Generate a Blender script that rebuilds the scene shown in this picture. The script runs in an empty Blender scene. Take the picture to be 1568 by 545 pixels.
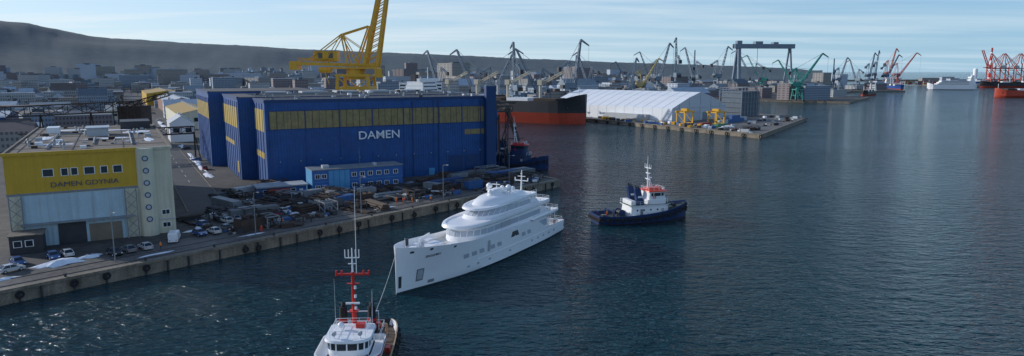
import bpy, bmesh, math, random
from mathutils import Vector, Matrix, noise
R=random.Random(7)
rad=math.radians
scn=bpy.context.scene
# ---------------------------------------------------------------- materials
MC={}
def pm(name,col,rough=.65,metal=0,var=.22,scale=.35,fine=4.0,bump=0,bscale=8,corr=0,streak=0,col2=None):
    if name in MC: return MC[name]
    m=bpy.data.materials.new(name); m.use_nodes=True; nt=m.node_tree; N=nt.nodes; L=nt.links
    b=N['Principled BSDF']; b.inputs['Roughness'].default_value=rough; b.inputs['Metallic'].default_value=metal
    tc=N.new('ShaderNodeTexCoord')
    n1=N.new('ShaderNodeTexNoise'); n1.inputs['Scale'].default_value=scale; n1.inputs['Detail'].default_value=5
    n2=N.new('ShaderNodeTexNoise'); n2.inputs['Scale'].default_value=fine; n2.inputs['Detail'].default_value=3
    L.new(tc.outputs['Object'],n1.inputs['Vector']); L.new(tc.outputs['Object'],n2.inputs['Vector'])
    ad=N.new('ShaderNodeMath'); ad.operation='ADD'; L.new(n1.outputs['Fac'],ad.inputs[0]); L.new(n2.outputs['Fac'],ad.inputs[1])
    mr=N.new('ShaderNodeMapRange'); mr.inputs[1].default_value=.65; mr.inputs[2].default_value=1.35
    L.new(ad.outputs[0],mr.inputs[0])
    mx=N.new('ShaderNodeMix'); mx.data_type='RGBA'
    c=Vector(col[:3])
    if col2 is None:
        a=c*(1-var); bb=c*(1+var)
    else: a=c; bb=Vector(col2)
    mx.inputs[6].default_value=(*a,1); mx.inputs[7].default_value=(*bb,1)
    L.new(mr.outputs[0],mx.inputs[0]); out=mx.outputs[2]
    if streak>0:
        mp=N.new('ShaderNodeMapping'); mp.inputs['Scale'].default_value=(1.2,1.2,.06)
        L.new(tc.outputs['Object'],mp.inputs[0])
        n3=N.new('ShaderNodeTexNoise'); n3.inputs['Scale'].default_value=1.0; n3.inputs['Detail'].default_value=6
        L.new(mp.outputs[0],n3.inputs['Vector'])
        r3=N.new('ShaderNodeMapRange'); r3.inputs[1].default_value=.48; r3.inputs[2].default_value=.72; r3.inputs[4].default_value=streak
        L.new(n3.outputs['Fac'],r3.inputs[0])
        m3=N.new('ShaderNodeMix'); m3.data_type='RGBA'; L.new(r3.outputs[0],m3.inputs[0]); L.new(out,m3.inputs[6])
        m3.inputs[7].default_value=(.10,.075,.055,1); out=m3.outputs[2]
    L.new(out,b.inputs['Base Color'])
    if corr>0:
        sp=N.new('ShaderNodeSeparateXYZ'); L.new(tc.outputs['Object'],sp.inputs[0])
        s=N.new('ShaderNodeMath'); s.operation='ADD'; L.new(sp.outputs[0],s.inputs[0]); L.new(sp.outputs[1],s.inputs[1])
        k=N.new('ShaderNodeMath'); k.operation='MULTIPLY'; k.inputs[1].default_value=6.283/corr; L.new(s.outputs[0],k.inputs[0])
        si=N.new('ShaderNodeMath'); si.operation='SINE'; L.new(k.outputs[0],si.inputs[0])
        bu=N.new('ShaderNodeBump'); bu.inputs['Strength'].default_value=.5; bu.inputs['Distance'].default_value=.05
        L.new(si.outputs[0],bu.inputs['Height']); L.new(bu.outputs[0],b.inputs['Normal'])
    elif bump>0:
        nb=N.new('ShaderNodeTexNoise'); nb.inputs['Scale'].default_value=bscale; nb.inputs['Detail'].default_value=4
        L.new(tc.outputs['Object'],nb.inputs['Vector'])
        bu=N.new('ShaderNodeBump'); bu.inputs['Strength'].default_value=.6; bu.inputs['Distance'].default_value=bump
        L.new(nb.outputs['Fac'],bu.inputs['Height']); L.new(bu.outputs[0],b.inputs['Normal'])
    MC[name]=m; return m
# ---------------------------------------------------------------- mesh builder
class MB:
    def __init__(s): s.v=[];s.f=[];s.m=[];s.mats=[];s.M=Matrix()
    def idx(s,mat):
        if mat not in s.mats: s.mats.append(mat)
        return s.mats.index(mat)
    def add(s,vs,fs,mat):
        b=len(s.v); s.v+=[s.M@Vector(p) for p in vs]; i=s.idx(mat)
        for f in fs: s.f.append([b+k for k in f]); s.m.append(i)
    def bb(s,x0,x1,y0,y1,z0,z1,mat):
        vs=[(x,y,z) for z in (z0,z1) for x,y in ((x0,y0),(x1,y0),(x1,y1),(x0,y1))]
        s.add(vs,[(3,2,1,0),(4,5,6,7),(0,1,5,4),(1,2,6,5),(2,3,7,6),(3,0,4,7)],mat)
    def box(s,c,d,mat,rz=0):
        o=s.M; s.M=o@Matrix.Translation(Vector(c))@Matrix.Rotation(rz,4,'Z')
        s.bb(-d[0]/2,d[0]/2,-d[1]/2,d[1]/2,-d[2]/2,d[2]/2,mat); s.M=o
    def _frame(s,p,q):
        p=Vector(p);q=Vector(q);d=(q-p).normalized()
        up=Vector((0,0,1)) if abs(d.z)<.95 else Vector((1,0,0))
        a=d.cross(up).normalized(); b=a.cross(d).normalized(); return p,q,a,b
    def beam(s,p,q,w,mat,h=None,w2=None):
        h=h or w; p,q,a,b=s._frame(p,q); k=(w2/w) if w2 else 1
        vs=[]
        for o,sc in ((p,1),(q,k)):
            for i,j in ((-1,-1),(1,-1),(1,1),(-1,1)): vs.append(o+a*i*w/2*sc+b*j*h/2*sc)
        s.add(vs,[(3,2,1,0),(4,5,6,7),(0,1,5,4),(1,2,6,5),(2,3,7,6),(3,0,4,7)],mat)
    def cyl(s,p,q,r,mat,r2=None,n=10):
        r2=r if r2 is None else r2; p,q,a,b=s._frame(p,q); vs=[]
        for o,rr in ((p,r),(q,r2)):
            for i in range(n):
                t=2*math.pi*i/n; vs.append(o+a*rr*math.cos(t)+b*rr*math.sin(t))
        fs=[(i,(i+1)%n,n+(i+1)%n,n+i) for i in range(n)]+[tuple(range(n))[::-1],tuple(range(n,2*n))]
        s.add(vs,fs,mat)
    def poly(s,pts,mat): s.add(pts,[tuple(range(len(pts)))],mat)
    def prism(s,pts,z0,z1,mat,top=None):
        n=len(pts); vs=[(x,y,z0) for x,y in pts]+[(x,y,z1) for x,y in pts]
        s.add(vs,[(i,(i+1)%n,n+(i+1)%n,n+i) for i in range(n)]+[tuple(range(n))[::-1]],mat)
        s.add([(x,y,z1) for x,y in pts],[tuple(range(n))],top or mat)
    def loft(s,rings,mat,mats=None,cap0=True,cap1=True,capm=None):
        n=len(rings[0])
        for k in range(len(rings)-1):
            a,b=rings[k],rings[k+1]; mm=mats[k] if mats else mat
            s.add(list(a)+list(b),[(i,(i+1)%n,n+(i+1)%n,n+i) for i in range(n)],mm)
        if cap0: s.add(rings[0],[tuple(range(n))[::-1]],mat)
        if cap1: s.add(rings[-1],[tuple(range(n))],capm or mat)
    def ball(s,c,r,mat,sc=(1,1,1),nu=12,nv=8):
        vs=[];fs=[]
        for j in range(nv+1):
            ph=math.pi*j/nv
            for i in range(nu):
                t=2*math.pi*i/nu
                vs.append((c[0]+r*sc[0]*math.sin(ph)*math.cos(t),c[1]+r*sc[1]*math.sin(ph)*math.sin(t),c[2]+r*sc[2]*math.cos(ph)))
        for j in range(nv):
            for i in range(nu): fs.append((j*nu+i,j*nu+(i+1)%nu,(j+1)*nu+(i+1)%nu,(j+1)*nu+i))
        s.add(vs,fs,mat)
    def torus(s,c,R_,r,mat,ax=(0,1,0),nu=12,nv=6):
        ax=Vector(ax).normalized(); up=Vector((0,0,1)) if abs(ax.z)<.9 else Vector((1,0,0))
        a=ax.cross(up).normalized(); b=ax.cross(a); c=Vector(c); vs=[];fs=[]
        for i in range(nu):
            t=2*math.pi*i/nu; d=a*math.cos(t)+b*math.sin(t)
            for j in range(nv):
                p=2*math.pi*j/nv; vs.append(c+d*(R_+r*math.cos(p))+ax*r*math.sin(p))
        for i in range(nu):
            for j in range(nv): fs.append((i*nv+j,((i+1)%nu)*nv+j,((i+1)%nu)*nv+(j+1)%nv,i*nv+(j+1)%nv))
        s.add(vs,fs,mat)
    def lattice(s,p,q,w,mat,n=8,t=.3,w2=None,h=None):
        h=h or w; w2=w2 or w; p,q,a,b=s._frame(p,q); k=w2/w
        C=[(-1,-1),(1,-1),(1,1),(-1,1)]
        def P(f,c):
            sc=1+(k-1)*f; return p.lerp(q,f)+a*c[0]*w/2*sc+b*c[1]*h/2*sc
        for c in C: s.beam(P(0,c),P(1,c),t,mat)
        for i in range(n):
            f0=i/n;f1=(i+1)/n
            for ci in range(4):
                c0=C[ci];c1=C[(ci+1)%4]
                if i%2: c0,c1=c1,c0
                s.beam(P(f0,c0),P(f1,c1),t*.6,mat)
                s.beam(P(f1,C[ci]),P(f1,C[(ci+1)%4]),t*.5,mat)
    def rail(s,pts,h,mat,step=1.6,t=.05,closed=False):
        pts=[Vector(p) for p in pts]
        if closed: pts.append(pts[0])
        for a,b in zip(pts[:-1],pts[1:]):
            L_=(b-a).length; n=max(1,int(L_/step)); z=Vector((0,0,h))
            s.beam(a+z,b+z,t,mat); s.beam(a+z*.5,b+z*.5,t*.7,mat)
            for i in range(n+1):
                o=a.lerp(b,i/n); s.beam(o,o+z,t,mat)
    def make(s,name,loc=(0,0,0),rz=0,smooth=False,parent=None,recalc=True):
        me=bpy.data.meshes.new(name); me.from_pydata([tuple(v) for v in s.v],[],s.f)
        for m in s.mats: me.materials.append(m)
        for p,i in zip(me.polygons,s.m): p.material_index=i
        if recalc:
            bm=bmesh.new(); bm.from_mesh(me)
            if smooth: bmesh.ops.remove_doubles(bm,verts=bm.verts,dist=.0005)
            bmesh.ops.recalc_face_normals(bm,faces=bm.faces); bm.to_mesh(me); bm.free()
        if smooth:
            me.shade_smooth(); me.set_sharp_from_angle(angle=rad(32))
        o=bpy.data.objects.new(name,me); scn.collection.objects.link(o)
        o.location=loc; o.rotation_euler=(0,0,rz)
        if parent: o.parent=parent
        return o
def empty(name,loc,rz=0):
    e=bpy.data.objects.new(name,None); scn.collection.objects.link(e); e.location=loc; e.rotation_euler=(0,0,rz); return e
def text(name,body,size,mat,loc,rot,parent=None,ext=.06,sx=1.0,off=0.0):
    c=bpy.data.curves.new(name,'FONT'); c.body=body; c.size=size; c.extrude=ext; c.align_x='CENTER'; c.align_y='CENTER'; c.offset=off
    c.materials.append(mat)
    o=bpy.data.objects.new(name,c); scn.collection.objects.link(o); o.location=loc; o.rotation_euler=rot; o.scale=(sx,1,1)
    if parent: o.parent=parent
    return o
LZ=2.5
# palette
white=pm('white_paint',(.80,.81,.82),.35,var=.04,scale=.3)
ywhite=pm('yacht_white',(.84,.84,.85),.28,var=.03,scale=.2,fine=1)
ydeck=pm('yacht_deck_cover',(.62,.61,.57),.7,var=.12,scale=.8)
ygrey=pm('yacht_window_film',(.42,.46,.52),.22,var=.10,scale=.6)
ydark=pm('yacht_dark_glass',(.05,.06,.07),.12,var=.2)
black=pm('black_rubber',(.015,.015,.017),.8,var=.3)
dark=pm('dark_steel',(.035,.035,.04),.6,var=.35,scale=.8)
grey=pm('grey_steel',(.20,.22,.24),.5,var=.25,scale=.6)
lgrey=pm('light_grey_paint',(.42,.44,.46),.5,var=.12)
rust=pm('rusty_steel',(.028,.022,.020),.85,col2=(.080,.052,.038),scale=.6)
conc=pm('concrete',(.10,.088,.07),.85,col2=(.31,.265,.20),scale=.25,bump=.04,streak=.65)
hallblue=pm('hall_blue_cladding',(.004,.062,.23),.5,var=.24,scale=.10,fine=.5,corr=.9,streak=.14)
hallblue2=pm('hall_blue_trim',(.004,.035,.13),.5,var=.15)
blueB=pm('office_blue',(.015,.10,.32),.5,var=.12,streak=.1)
lblue=pm('light_blue_panel',(.06,.26,.48),.5,var=.12)
ochre=pm('ochre_translucent_shaded',(.25,.19,.075),.4,var=.3,scale=.35,fine=.9,streak=.5)  # front panels: the facade's shade is put into this duller ochre
ochreSun=pm('ochre_panel_sunlit',(.48,.35,.08),.4,var=.15,scale=.5,streak=.2)  # same panelling on the side walls, sunlight painted in as brighter ochre
roofg=pm('hall_roof_felt',(.05,.05,.055),.9,col2=(.14,.13,.12),scale=.1,fine=1)
roofb=pm('brown_roof_felt',(.09,.072,.057),.9,col2=(.22,.18,.14),scale=.12,fine=1.2)
yel=pm('yellow_cladding',(.55,.33,.02),.5,var=.1,corr=.7,streak=.12)
cream=pm('cream_render',(.58,.55,.42),.7,var=.08,streak=.22)
paleb=pm('pale_blue_door',(.38,.50,.56),.55,var=.1,streak=.25,corr=.9)
craneY=pm('crane_yellow',(.68,.36,.015),.45,var=.12,scale=.4,streak=.15)
red=pm('red_paint',(.55,.03,.02),.4,var=.12)
glass=pm('window_glass',(.02,.03,.04),.08,var=.3)
snow=pm('snow',(.70,.74,.80),.8,var=.12,scale=1,bump=.1,bscale=2)
tyre=black
# ---------------------------------------------------------------- camera
cam=bpy.data.cameras.new('camera'); co=bpy.data.objects.new('camera',cam); scn.collection.objects.link(co)
co.location=(0,0,40); co.rotation_euler=(rad(90-8.9),0,0); cam.sensor_width=36; cam.lens=24; cam.clip_start=.5; cam.clip_end=90000
scn.camera=co
# ---------------------------------------------------------------- light & sky
sd=Vector((-.95,.30,0)).normalized(); EL=19
sun=bpy.data.lights.new('sun','SUN'); sun.energy=3.6; sun.angle=rad(.5); sun.color=(1,.96,.90)
so=bpy.data.objects.new('sun',sun); scn.collection.objects.link(so)
dvec=Vector((sd.x*math.cos(rad(EL)),sd.y*math.cos(rad(EL)),math.sin(rad(EL))))
so.rotation_euler=(-dvec).to_track_quat('-Z','Y').to_euler(); so.location=(-200,100,200)
w=bpy.data.worlds.new('World'); scn.world=w; w.use_nodes=True; nt=w.node_tree; N=nt.nodes; L=nt.links
bg=N['Background']; sky=N.new('ShaderNodeTexSky'); sky.sky_type='NISHITA'; sky.sun_disc=False; sky.sun_elevation=rad(EL); sky.sun_rotation=math.atan2(sd.x,sd.y)
sky.air_density=1.0; sky.dust_density=.2; sky.ozone_density=3.0; sky.altitude=0
def wm(op,a,b):
    n=N.new('ShaderNodeMath'); n.operation=op
    for i,v in enumerate((a,b)):
        if isinstance(v,(int,float)): n.inputs[i].default_value=v
        else: L.new(v,n.inputs[i])
    return n.outputs[0]
def wmr(s,a,b,c,d):
    n=N.new('ShaderNodeMapRange'); L.new(s,n.inputs[0])
    for i,v in enumerate((a,b,c,d)): n.inputs[i+1].default_value=v
    return n.outputs[0]
def wmix(f,a,b,bt='MIX'):
    n=N.new('ShaderNodeMix'); n.data_type='RGBA'; n.blend_type=bt
    for i,v in ((0,f),(6,a),(7,b)):
        if isinstance(v,(int,float)): n.inputs[i].default_value=v
        elif isinstance(v,tuple): n.inputs[i].default_value=(*v,1)
        else: L.new(v,n.inputs[i])
    return n.outputs[2]
tc=N.new('ShaderNodeTexCoord'); sp=N.new('ShaderNodeSeparateXYZ'); L.new(tc.outputs['Generated'],sp.inputs[0])
zm=wm('MAXIMUM',wm('ADD',sp.outputs[2],.05),.03)
cb=N.new('ShaderNodeCombineXYZ'); L.new(wm('DIVIDE',sp.outputs[0],zm),cb.inputs[0]); L.new(wm('DIVIDE',sp.outputs[1],zm),cb.inputs[1])
mp=N.new('ShaderNodeMapping'); mp.inputs['Scale'].default_value=(.24,.75,1); mp.inputs['Rotation'].default_value=(0,0,.12); mp.inputs['Location'].default_value=(3,1.5,0); L.new(cb.outputs[0],mp.inputs[0])
cn=N.new('ShaderNodeTexNoise'); cn.inputs['Scale'].default_value=1.0; cn.inputs['Detail'].default_value=8; cn.inputs['Roughness'].default_value=.56; cn.inputs['Distortion'].default_value=.5
L.new(mp.outputs[0],cn.inputs['Vector'])
blue=wmix(1.0,sky.outputs[0],(.58,.95,1.42),'MULTIPLY')
hz=wmix(wmr(sp.outputs[0],-.62,.55,0,1),(7.4,8.5,9.1),(3.5,5.5,7.2))
c1=wmix(wmr(sp.outputs[2],0,.30,.88,.08),blue,hz)
hc=wmix(wmr(sp.outputs[0],-.62,.6,0,1),(8.3,8.9,9.2),(5.0,6.6,7.8))
c2=wmix(wmr(cn.outputs['Fac'],.42,.66,0,.72),c1,hc)
L.new(c2,bg.inputs['Color']); bg.inputs['Strength'].default_value=.105
scn.view_settings.view_transform='Standard'; scn.view_settings.look='None'; scn.view_settings.exposure=0
# ---------------------------------------------------------------- water
def water():
    m=bpy.data.materials.new('sea_water'); m.use_nodes=True; nt=m.node_tree; N=nt.nodes; L=nt.links; b=N['Principled BSDF']
    b.inputs['IOR'].default_value=1.33
    tc=N.new('ShaderNodeTexCoord')
    def nz(sx,sy,rot,det,ro=.55,dist=.3):
        mp=N.new('ShaderNodeMapping'); mp.inputs['Scale'].default_value=(sx,sy,1); mp.inputs['Rotation'].default_value=(0,0,rot)
        L.new(tc.outputs['Object'],mp.inputs[0]); n=N.new('ShaderNodeTexNoise'); n.inputs['Scale'].default_value=1; n.inputs['Detail'].default_value=det; n.inputs['Roughness'].default_value=ro; n.inputs['Distortion'].default_value=dist
        L.new(mp.outputs[0],n.inputs['Vector']); return n.outputs['Fac']
    a=nz(.16,.36,.5,3); c=nz(.50,1.0,-.3,3,.6,.6); d=nz(.008,.022,.2,4)
    k1=N.new('ShaderNodeMath'); k1.operation='MULTIPLY'; k1.inputs[1].default_value=2.6; L.new(a,k1.inputs[0])
    k2=N.new('ShaderNodeMath'); k2.operation='MULTIPLY_ADD'; k2.inputs[1].default_value=1.5; L.new(c,k2.inputs[0]); L.new(k1.outputs[0],k2.inputs[2])
    bu=N.new('ShaderNodeBump'); bu.inputs['Distance'].default_value=1.0
    mr=N.new('ShaderNodeMapRange'); mr.inputs[1].default_value=.38; mr.inputs[2].default_value=.62; mr.inputs[3].default_value=.62; mr.inputs[4].default_value=1
    L.new(d,mr.inputs[0]); L.new(mr.outputs[0],bu.inputs['Strength'])
    L.new(k2.outputs[0],bu.inputs['Height']); L.new(bu.outputs[0],b.inputs['Normal'])
    geo=N.new('ShaderNodeNewGeometry'); fo=None
    fn=nz(.5,.5,0,6,.7,1.5)
    for (x,y,ra,st) in ((53,186,6,.22),(60,189,9,.08),(22,177,4,.14),(-22,104,7,.10),(26,202,24,.085),(38,218,20,.07)):
        v=N.new('ShaderNodeVectorMath'); v.operation='DISTANCE'; L.new(geo.outputs['Position'],v.inputs[0]); v.inputs[1].default_value=(x,y,0)
        q=N.new('ShaderNodeMapRange'); q.inputs[1].default_value=0; q.inputs[2].default_value=ra; q.inputs[3].default_value=st; q.inputs[4].default_value=0; L.new(v.outputs['Value'],q.inputs[0])
        if fo is None: fo=q.outputs[0]
        else:
            s=N.new('ShaderNodeMath'); s.operation='ADD'; L.new(fo,s.inputs[0]); L.new(q.outputs[0],s.inputs[1]); fo=s.outputs[0]
    s=N.new('ShaderNodeMath'); s.operation='ADD'; L.new(fo,s.inputs[0]); L.new(fn,s.inputs[1])
    t=N.new('ShaderNodeMapRange'); t.inputs[1].default_value=.68; t.inputs[2].default_value=.92; t.inputs[4].default_value=.5; L.new(s.outputs[0],t.inputs[0])
    base=N.new('ShaderNodeMix'); base.data_type='RGBA'; base.inputs[6].default_value=(.002,.026,.036,1); base.inputs[7].default_value=(.004,.046,.058,1); L.new(d,base.inputs[0])
    mx=N.new('ShaderNodeMix'); mx.data_type='RGBA'; L.new(t.outputs[0],mx.inputs[0]); L.new(base.outputs[2],mx.inputs[6]); mx.inputs[7].default_value=(.40,.50,.55,1)
    L.new(mx.outputs[2],b.inputs['Base Color'])
    r=N.new('ShaderNodeMapRange'); r.inputs[3].default_value=.08; r.inputs[4].default_value=.6; L.new(t.outputs[0],r.inputs[0]); L.new(r.outputs[0],b.inputs['Roughness'])
    mb=MB(); mb.poly([(-40000,-5000,0),(40000,-5000,0),(40000,45000,0),(-40000,45000,0)],m); mb.make('sea_water',recalc=False)
water()
# ---------------------------------------------------------------- land
ground=pm('yard_ground',(.032,.030,.028),.9,col2=(.105,.097,.09),scale=.05,fine=.6,bump=.08,bscale=1)
LP=[(-400,-252),(17,236),(5,250),(-12,262),(-14,330),(-150,520),(-150,655),(-95,640),(60,548),(149,407),(242,560),(200,640),(300,940),(420,853),(520,1000),(480,1080),(640,1300),(763,1335),(820,1500),(950,2400),(1500,3800),(1900,5000),(0,11000),(-9000,11000),(-9000,-252)]
mb=MB(); mb.poly([(x,y,LZ) for x,y in LP],ground); o=mb.make('ground',recalc=False)
bm=bmesh.new(); bm.from_mesh(o.data); bmesh.ops.triangulate(bm,faces=bm.faces); bmesh.ops.recalc_face_normals(bm,faces=bm.faces)
for f in bm.faces:
    if f.normal.z<0: f.normal_flip()
bm.to_mesh(o.data); bm.free()
mb=MB()
for i in range(0,18):
    a=Vector((*LP[i],0)); b=Vector((*LP[i+1],0)); d=(b-a).normalized(); n=Vector((d.y,-d.x,0)); z=Vector((0,0,1))
    mb.add([a-z*3,b-z*3,b+z*(LZ-.02),a+z*(LZ-.02)],[(0,1,2,3)],conc)
    p=a-n*.45; q=b-n*.45
    mb.beam(p+z*(LZ-.05),q+z*(LZ-.05),1.5,conc,.55)
mb.make('quay_wall',recalc=False)
mb=MB(); rr_=random.Random(5)
for i in range(0,40):
    s=i*5.2-45+rr_.uniform(-1.5,1.5)
    if s>158: break
    p=Vector((-88+.649*s,113+.76*s,0)); n=Vector((.76,-.649,0))
    if rr_.random()<.45: mb.torus(p+n*.35+Vector((0,0,rr_.uniform(.8,1.5))),.55,.2,tyre,ax=n)
    mb.box(p+n*.12+Vector((0,0,.7)),(.3,.3,2.8),dark,rz=.86)
mb.make('tyre_fenders',smooth=True)
mb=MB()
for i in range(0,16):
    s=i*14-60; p=Vector((-88+.649*s,113+.76*s,LZ+.2))-Vector((.76,-.649,0))*.6
    mb.cyl(p,p+Vector((0,0,.5)),.22,dark); mb.cyl(p+Vector((0,0,.5)),p+Vector((0,0,.65)),.35,dark)
mb.make('mooring_bollards')
U=Vector((.871,.491,0)); V=Vector((-.491,.871,0)); A0=rad(29.4)
def qp(a,b,z=LZ): return Vector((-88+.649*a-.76*b,113+.76*a+.649*b,z))
QA=math.atan2(.76,.649)
def blocked(P,pad=0):
    for (ox,oy,a,x0,x1,y0,y1) in ((-79,218.5,A0,-12,98,-4,114),(-106.3,141.3,rad(30),-2,34,-10,82),(-60.9,205.7,A0,-18,31,-2,10),(-110,230,rad(30),-6,6,-60,900)):
        v=Vector((P.x-ox,P.y-oy)); lx=v.x*math.cos(a)+v.y*math.sin(a); ly=-v.x*math.sin(a)+v.y*math.cos(a)
        if x0-pad<lx<x1+pad and y0-pad<ly<y1+pad: return True
    return False
apron=pm('apron_concrete',(.045,.042,.04),.75,col2=(.15,.138,.125),scale=.10,fine=1.0,bump=.03,bscale=3)
mb=MB(); mb.poly([qp(-60,1.2,LZ+.006),qp(160,1.2,LZ+.006),qp(160,14,LZ+.006),qp(-60,14,LZ+.006)],apron)
mb.make('quay_apron_pavement',recalc=False)
mb=MB()
for b in (3.0,7.5): mb.beam(qp(-60,b,LZ+.05),qp(158,b,LZ+.05),.12,dark,.09)
mb.make('crane_rails')
asph=pm('asphalt',(.040,.040,.042),.8,col2=(.085,.083,.08),scale=.2,fine=2)
mb=MB(); C=Vector((-110,230,LZ+.010))
def rp(s,o,z=0): return C+Vector((-.5,.866,0))*s+Vector((.866,.5,0))*o+Vector((0,0,z))
mb.poly([rp(-55,-5),rp(-55,5),rp(1100,5),rp(1100,-5)],asph)
paint=pm('road_paint',(.6,.6,.58),.7)
for i in range(70): mb.poly([rp(i*14,-.08,.006),rp(i*14,.08,.006),rp(i*14+5,.08,.006),rp(i*14+5,-.08,.006)],paint)
for sgn in (-1,1): mb.beam(rp(-55,5.2*sgn,.05),rp(1100,5.2*sgn,.05),.3,conc,.16)
mb.make('road',recalc=False)
def blob(name,c,rx,ry,rz,mat,h=.35,n=26,seed=0):
    mb=MB(); rings=[]
    for k,f in enumerate((1,.85,.55,.2)):
        ring=[]
        for i in range(n):
            t=2*math.pi*i/n; rr=1+.7*noise.noise(Vector((math.cos(t)*1.7+seed,math.sin(t)*1.7,k*.15+seed)))+.25*noise.noise(Vector((t*5,seed,k)))
            ring.append((rx*rr*f*math.cos(t),ry*rr*f*math.sin(t),h*(1-f*f)*(1+.4*noise.noise(Vector((t*3,k,seed))))+.01))
        rings.append(ring)
    mb.loft(rings,mat,cap0=False); return mb.make(name,c,rz,smooth=True)
# ---------------------------------------------------------------- hills
def lerp_tab(T,x):
    if x<=T[0][0]: return T[0][1]
    for (a,b),(c,d) in zip(T[:-1],T[1:]):
        if x<=c: return b+(d-b)*(x-a)/(c-a)
    return T[-1][1]
HT=[(-900,52),(-300,48),(0,46),(60,48),(110,55),(150,62),(180,65),(260,67),(330,70),(450,75),(600,80),(700,84),(800,89),(900,93),(1000,96),(1100,100),(1180,103),(1240,107)]
forest=pm('hill_forest_hazed',(.040,.066,.082),1,col2=(.072,.102,.115),scale=.005,fine=.04)  # forest colour with aerial haze blended in, paler and bluer
mb=MB(); naz=420; rs=[2500,2650,2800,2950,3100,3250,3400,3550,3700,3850,4000,4150,4300,4700,5200,5800,6500]
f_=[0,.03,.09,.17,.26,.35,.45,.57,.70,.80,.88,.95,1,.97,.9,.8,.6]
vs=[]; RF=list(zip(rs,f_))
def hillh(r,az):
    px=784+1045*math.tan(az); hr=40+4300*(108-lerp_tab(HT,px))/1045
    fr=lerp_tab(RF,r)
    nn=.97+.05*noise.noise(Vector((az*9,r*.0009,0)))+.5*fr*(1-fr)*noise.noise(Vector((az*11,r*.0016,3)))*2
    return max(0,hr*fr*nn+(3*noise.noise(Vector((az*60,r*.01,7)))+2*noise.noise(Vector((az*160,r*.02,9))) if fr>.05 else 0))
for j,r in enumerate(rs):
    for i in range(naz):
        az=rad(-62+(62+24.2)*i/(naz-1)); vs.append((r*math.sin(az),r*math.cos(az),LZ-1+hillh(r,az)))
fs=[(j*naz+i,j*naz+i+1,(j+1)*naz+i+1,(j+1)*naz+i) for j in range(len(rs)-1) for i in range(naz-1)]
mb.add(vs,fs,forest); mb.make('wooded_hills',smooth=True)
# ---------------------------------------------------------------- facades
def facade(name,col,dk=.4,fx=2.6,fz=3.0):
    m=pm(name,col,.75,var=.08); nt=m.node_tree; N=nt.nodes; L=nt.links; b=N['Principled BSDF']
    src=b.inputs['Base Color'].links[0].from_socket
    g=N.new('ShaderNodeTexCoord'); s=N.new('ShaderNodeSeparateXYZ'); L.new(g.outputs['Object'],s.inputs[0])
    def band(sock,per,th):
        d=N.new('ShaderNodeMath'); d.operation='DIVIDE'; d.inputs[1].default_value=per; L.new(sock,d.inputs[0])
        f=N.new('ShaderNodeMath'); f.operation='FRACT'; L.new(d.outputs[0],f.inputs[0])
        q=N.new('ShaderNodeMath'); q.operation='GREATER_THAN'; q.inputs[1].default_value=th; L.new(f.outputs[0],q.inputs[0]); return q.outputs[0]
    ad=N.new('ShaderNodeMath'); ad.operation='ADD'; L.new(s.outputs[0],ad.inputs[0]); L.new(s.outputs[1],ad.inputs[1])
    A=band(ad.outputs[0],fx,.45); B=band(s.outputs[2],fz,.5)
    mu=N.new('ShaderNodeMath'); mu.operation='MULTIPLY'; L.new(A,mu.inputs[0]); L.new(B,mu.inputs[1])
    x=N.new('ShaderNodeMix'); x.data_type='RGBA'; L.new(mu.outputs[0],x.inputs[0]); L.new(src,x.inputs[6]); x.inputs[7].default_value=(col[0]*dk,col[1]*dk,col[2]*dk*1.2,1)
    L.new(x.outputs[2],b.inputs['Base Color']); return m
FAC=[facade('block_white',(.42,.48,.54)),facade('block_cream',(.36,.38,.38)),facade('block_brick',(.20,.17,.17)),facade('block_grey',(.22,.27,.32)),facade('block_tan',(.28,.27,.25))]  # wall colours carry a painted bluish shift for distance haze
ROO=[pm('roof_grey',(.10,.13,.155),.9),pm('roof_brown',(.12,.10,.095),.9),pm('roof_snowy',(.36,.42,.48),.9),pm('roof_light',(.22,.26,.29),.9)]  # roof greys pushed towards blue, far haze put into the colour
def inside(x,y):
    c=False; n=len(LP); j=n-1
    for i in range(n):
        xi,yi=LP[i]; xj,yj=LP[j]
        if (yi>y)!=(yj>y) and x<(xj-xi)*(y-yi)/(yj-yi)+xi: c=not c
        j=i
    return c
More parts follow.
